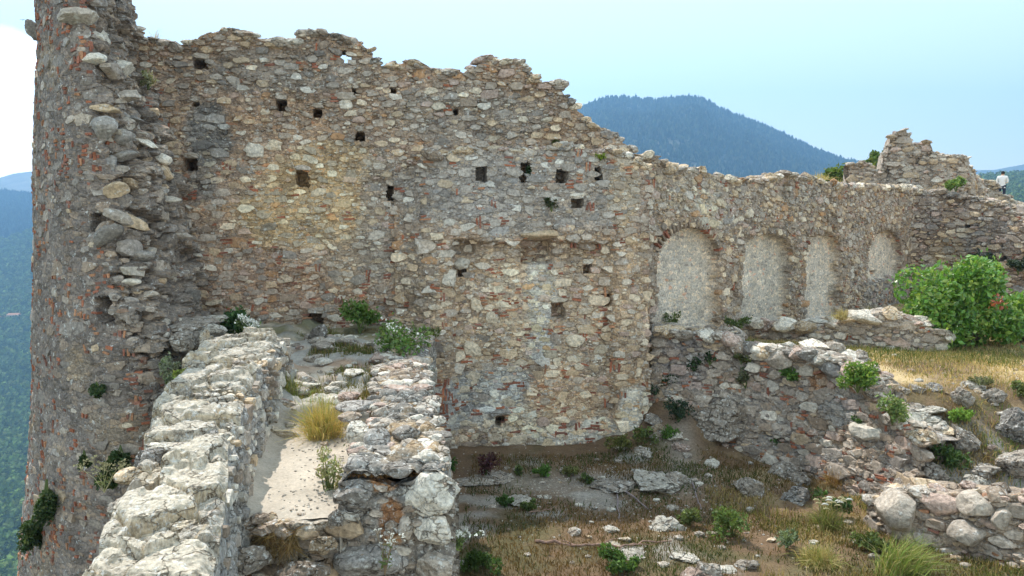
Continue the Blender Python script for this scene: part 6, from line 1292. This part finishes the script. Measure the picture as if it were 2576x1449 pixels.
def skin(name, pts, edges, radii, mat, root, rootv=0):
    me = bpy.data.meshes.new(name); me.from_pydata(pts, edges, []); me.materials.append(mat)
    o = bpy.data.objects.new(name, me); COL.objects.link(o); o.parent = root
    o.modifiers.new('skin', 'SKIN'); sub = o.modifiers.new('sub', 'SUBSURF'); sub.levels = sub.render_levels = 2
    for v, r in zip(me.skin_vertices[0].data, radii): v.radius = (r, r * .85) if np.isscalar(r) else r
    me.skin_vertices[0].data[rootv].use_root = True
    for p in me.polygons: p.use_smooth = True
    return o
def person():
    D = 42.0; x = xat(2520, D, 1.5); gz = .72 + .15 * float(fbm(x, D, 0, .3, 3, 61)) + .25
    zt = ray(2520, 432)[1] * D; base = np.array((x, D, zt - 1.66)); root = thing('person', 'person in white shirt and dark trousers with bowed head beyond the stepped parapet', 'person', base); root.rotation_euler.z = rad(140)
    sk, sh, tr, ha = mat_plain('skin_tone', (.42, .25, .17)), mat_plain('white_cotton', (.78, .75, .74), .9, .05), mat_plain('navy_cloth', (.02, .025, .05)), mat_plain('dark_hair', (.018, .015, .014))
    # figure faces local -y rotated to the right; arms bent, hands together before the chest
    P = [(0, 0, .95), (0, .01, 1.15), (0, .03, 1.36), (0, -.01, 1.46), (0, -.05, 1.54), (0, -.09, 1.60), (-.19, .02, 1.38), (-.25, .02, 1.12), (-.13, -.22, 1.06), (-.05, -.29, 1.10), (.19, .02, 1.38), (.25, .02, 1.12), (.13, -.22, 1.06), (.05, -.29, 1.10), (-.10, 0, .86), (-.11, -.01, .48), (-.11, .01, .08), (-.11, -.14, .03), (.10, 0, .86), (.11, -.01, .48), (.11, .01, .08), (.11, -.14, .03)]
    E = [(0, 1), (1, 2), (2, 3), (3, 4), (4, 5), (2, 6), (6, 7), (7, 8), (8, 9), (2, 10), (10, 11), (11, 12), (12, 13), (0, 14), (14, 15), (15, 16), (16, 17), (0, 18), (18, 19), (19, 20), (20, 21)]
    R = [.13, .12, .13, .055, .085, .085, .055, .042, .034, .036, .055, .042, .034, .036, .08, .055, .04, .035, .08, .055, .04, .035]
    skin('body', P, E, R, sk, root)
    skin('shirt', P[:3] + [(0, .01, 1.44)] + [P[6], P[7], (-.16, -.15, 1.07), P[10], P[11], (.16, -.15, 1.07), (0, 0, .86)], [(0, 1), (1, 2), (2, 3), (2, 4), (4, 5), (5, 6), (2, 7), (7, 8), (8, 9), (0, 10)], [.165, .165, .165, .075, .085, .07, .055, .085, .07, .055, .16], sh, root)
    skin('trousers', [(0, 0, .92), P[14], P[15], (-.11, .01, .1), P[18], P[19], (.11, .01, .1)], [(0, 1), (1, 2), (2, 3), (0, 4), (4, 5), (5, 6)], [.15, .105, .08, .07, .105, .08, .07], tr, root)
    for s in (-1, 1): V, F = ICO[2]; mk('shoe', V * [.05, .13, .045] + [s * .11, -.06, .04], F, M_BIRD, root, smooth=True)
    V, F = ICO[3]; V = V * [.093, .105, .105]; V = V + [0, -.06, 1.60]; k = (V[:, 1] < -.13) & (V[:, 2] < 1.62); V[k, 1] = -.125; k = V[:, 2] < 1.55; V[k, 2] = 1.55; mk('hair', V, F, ha, root, smooth=True)
person()
print('done', time.time() - T0)
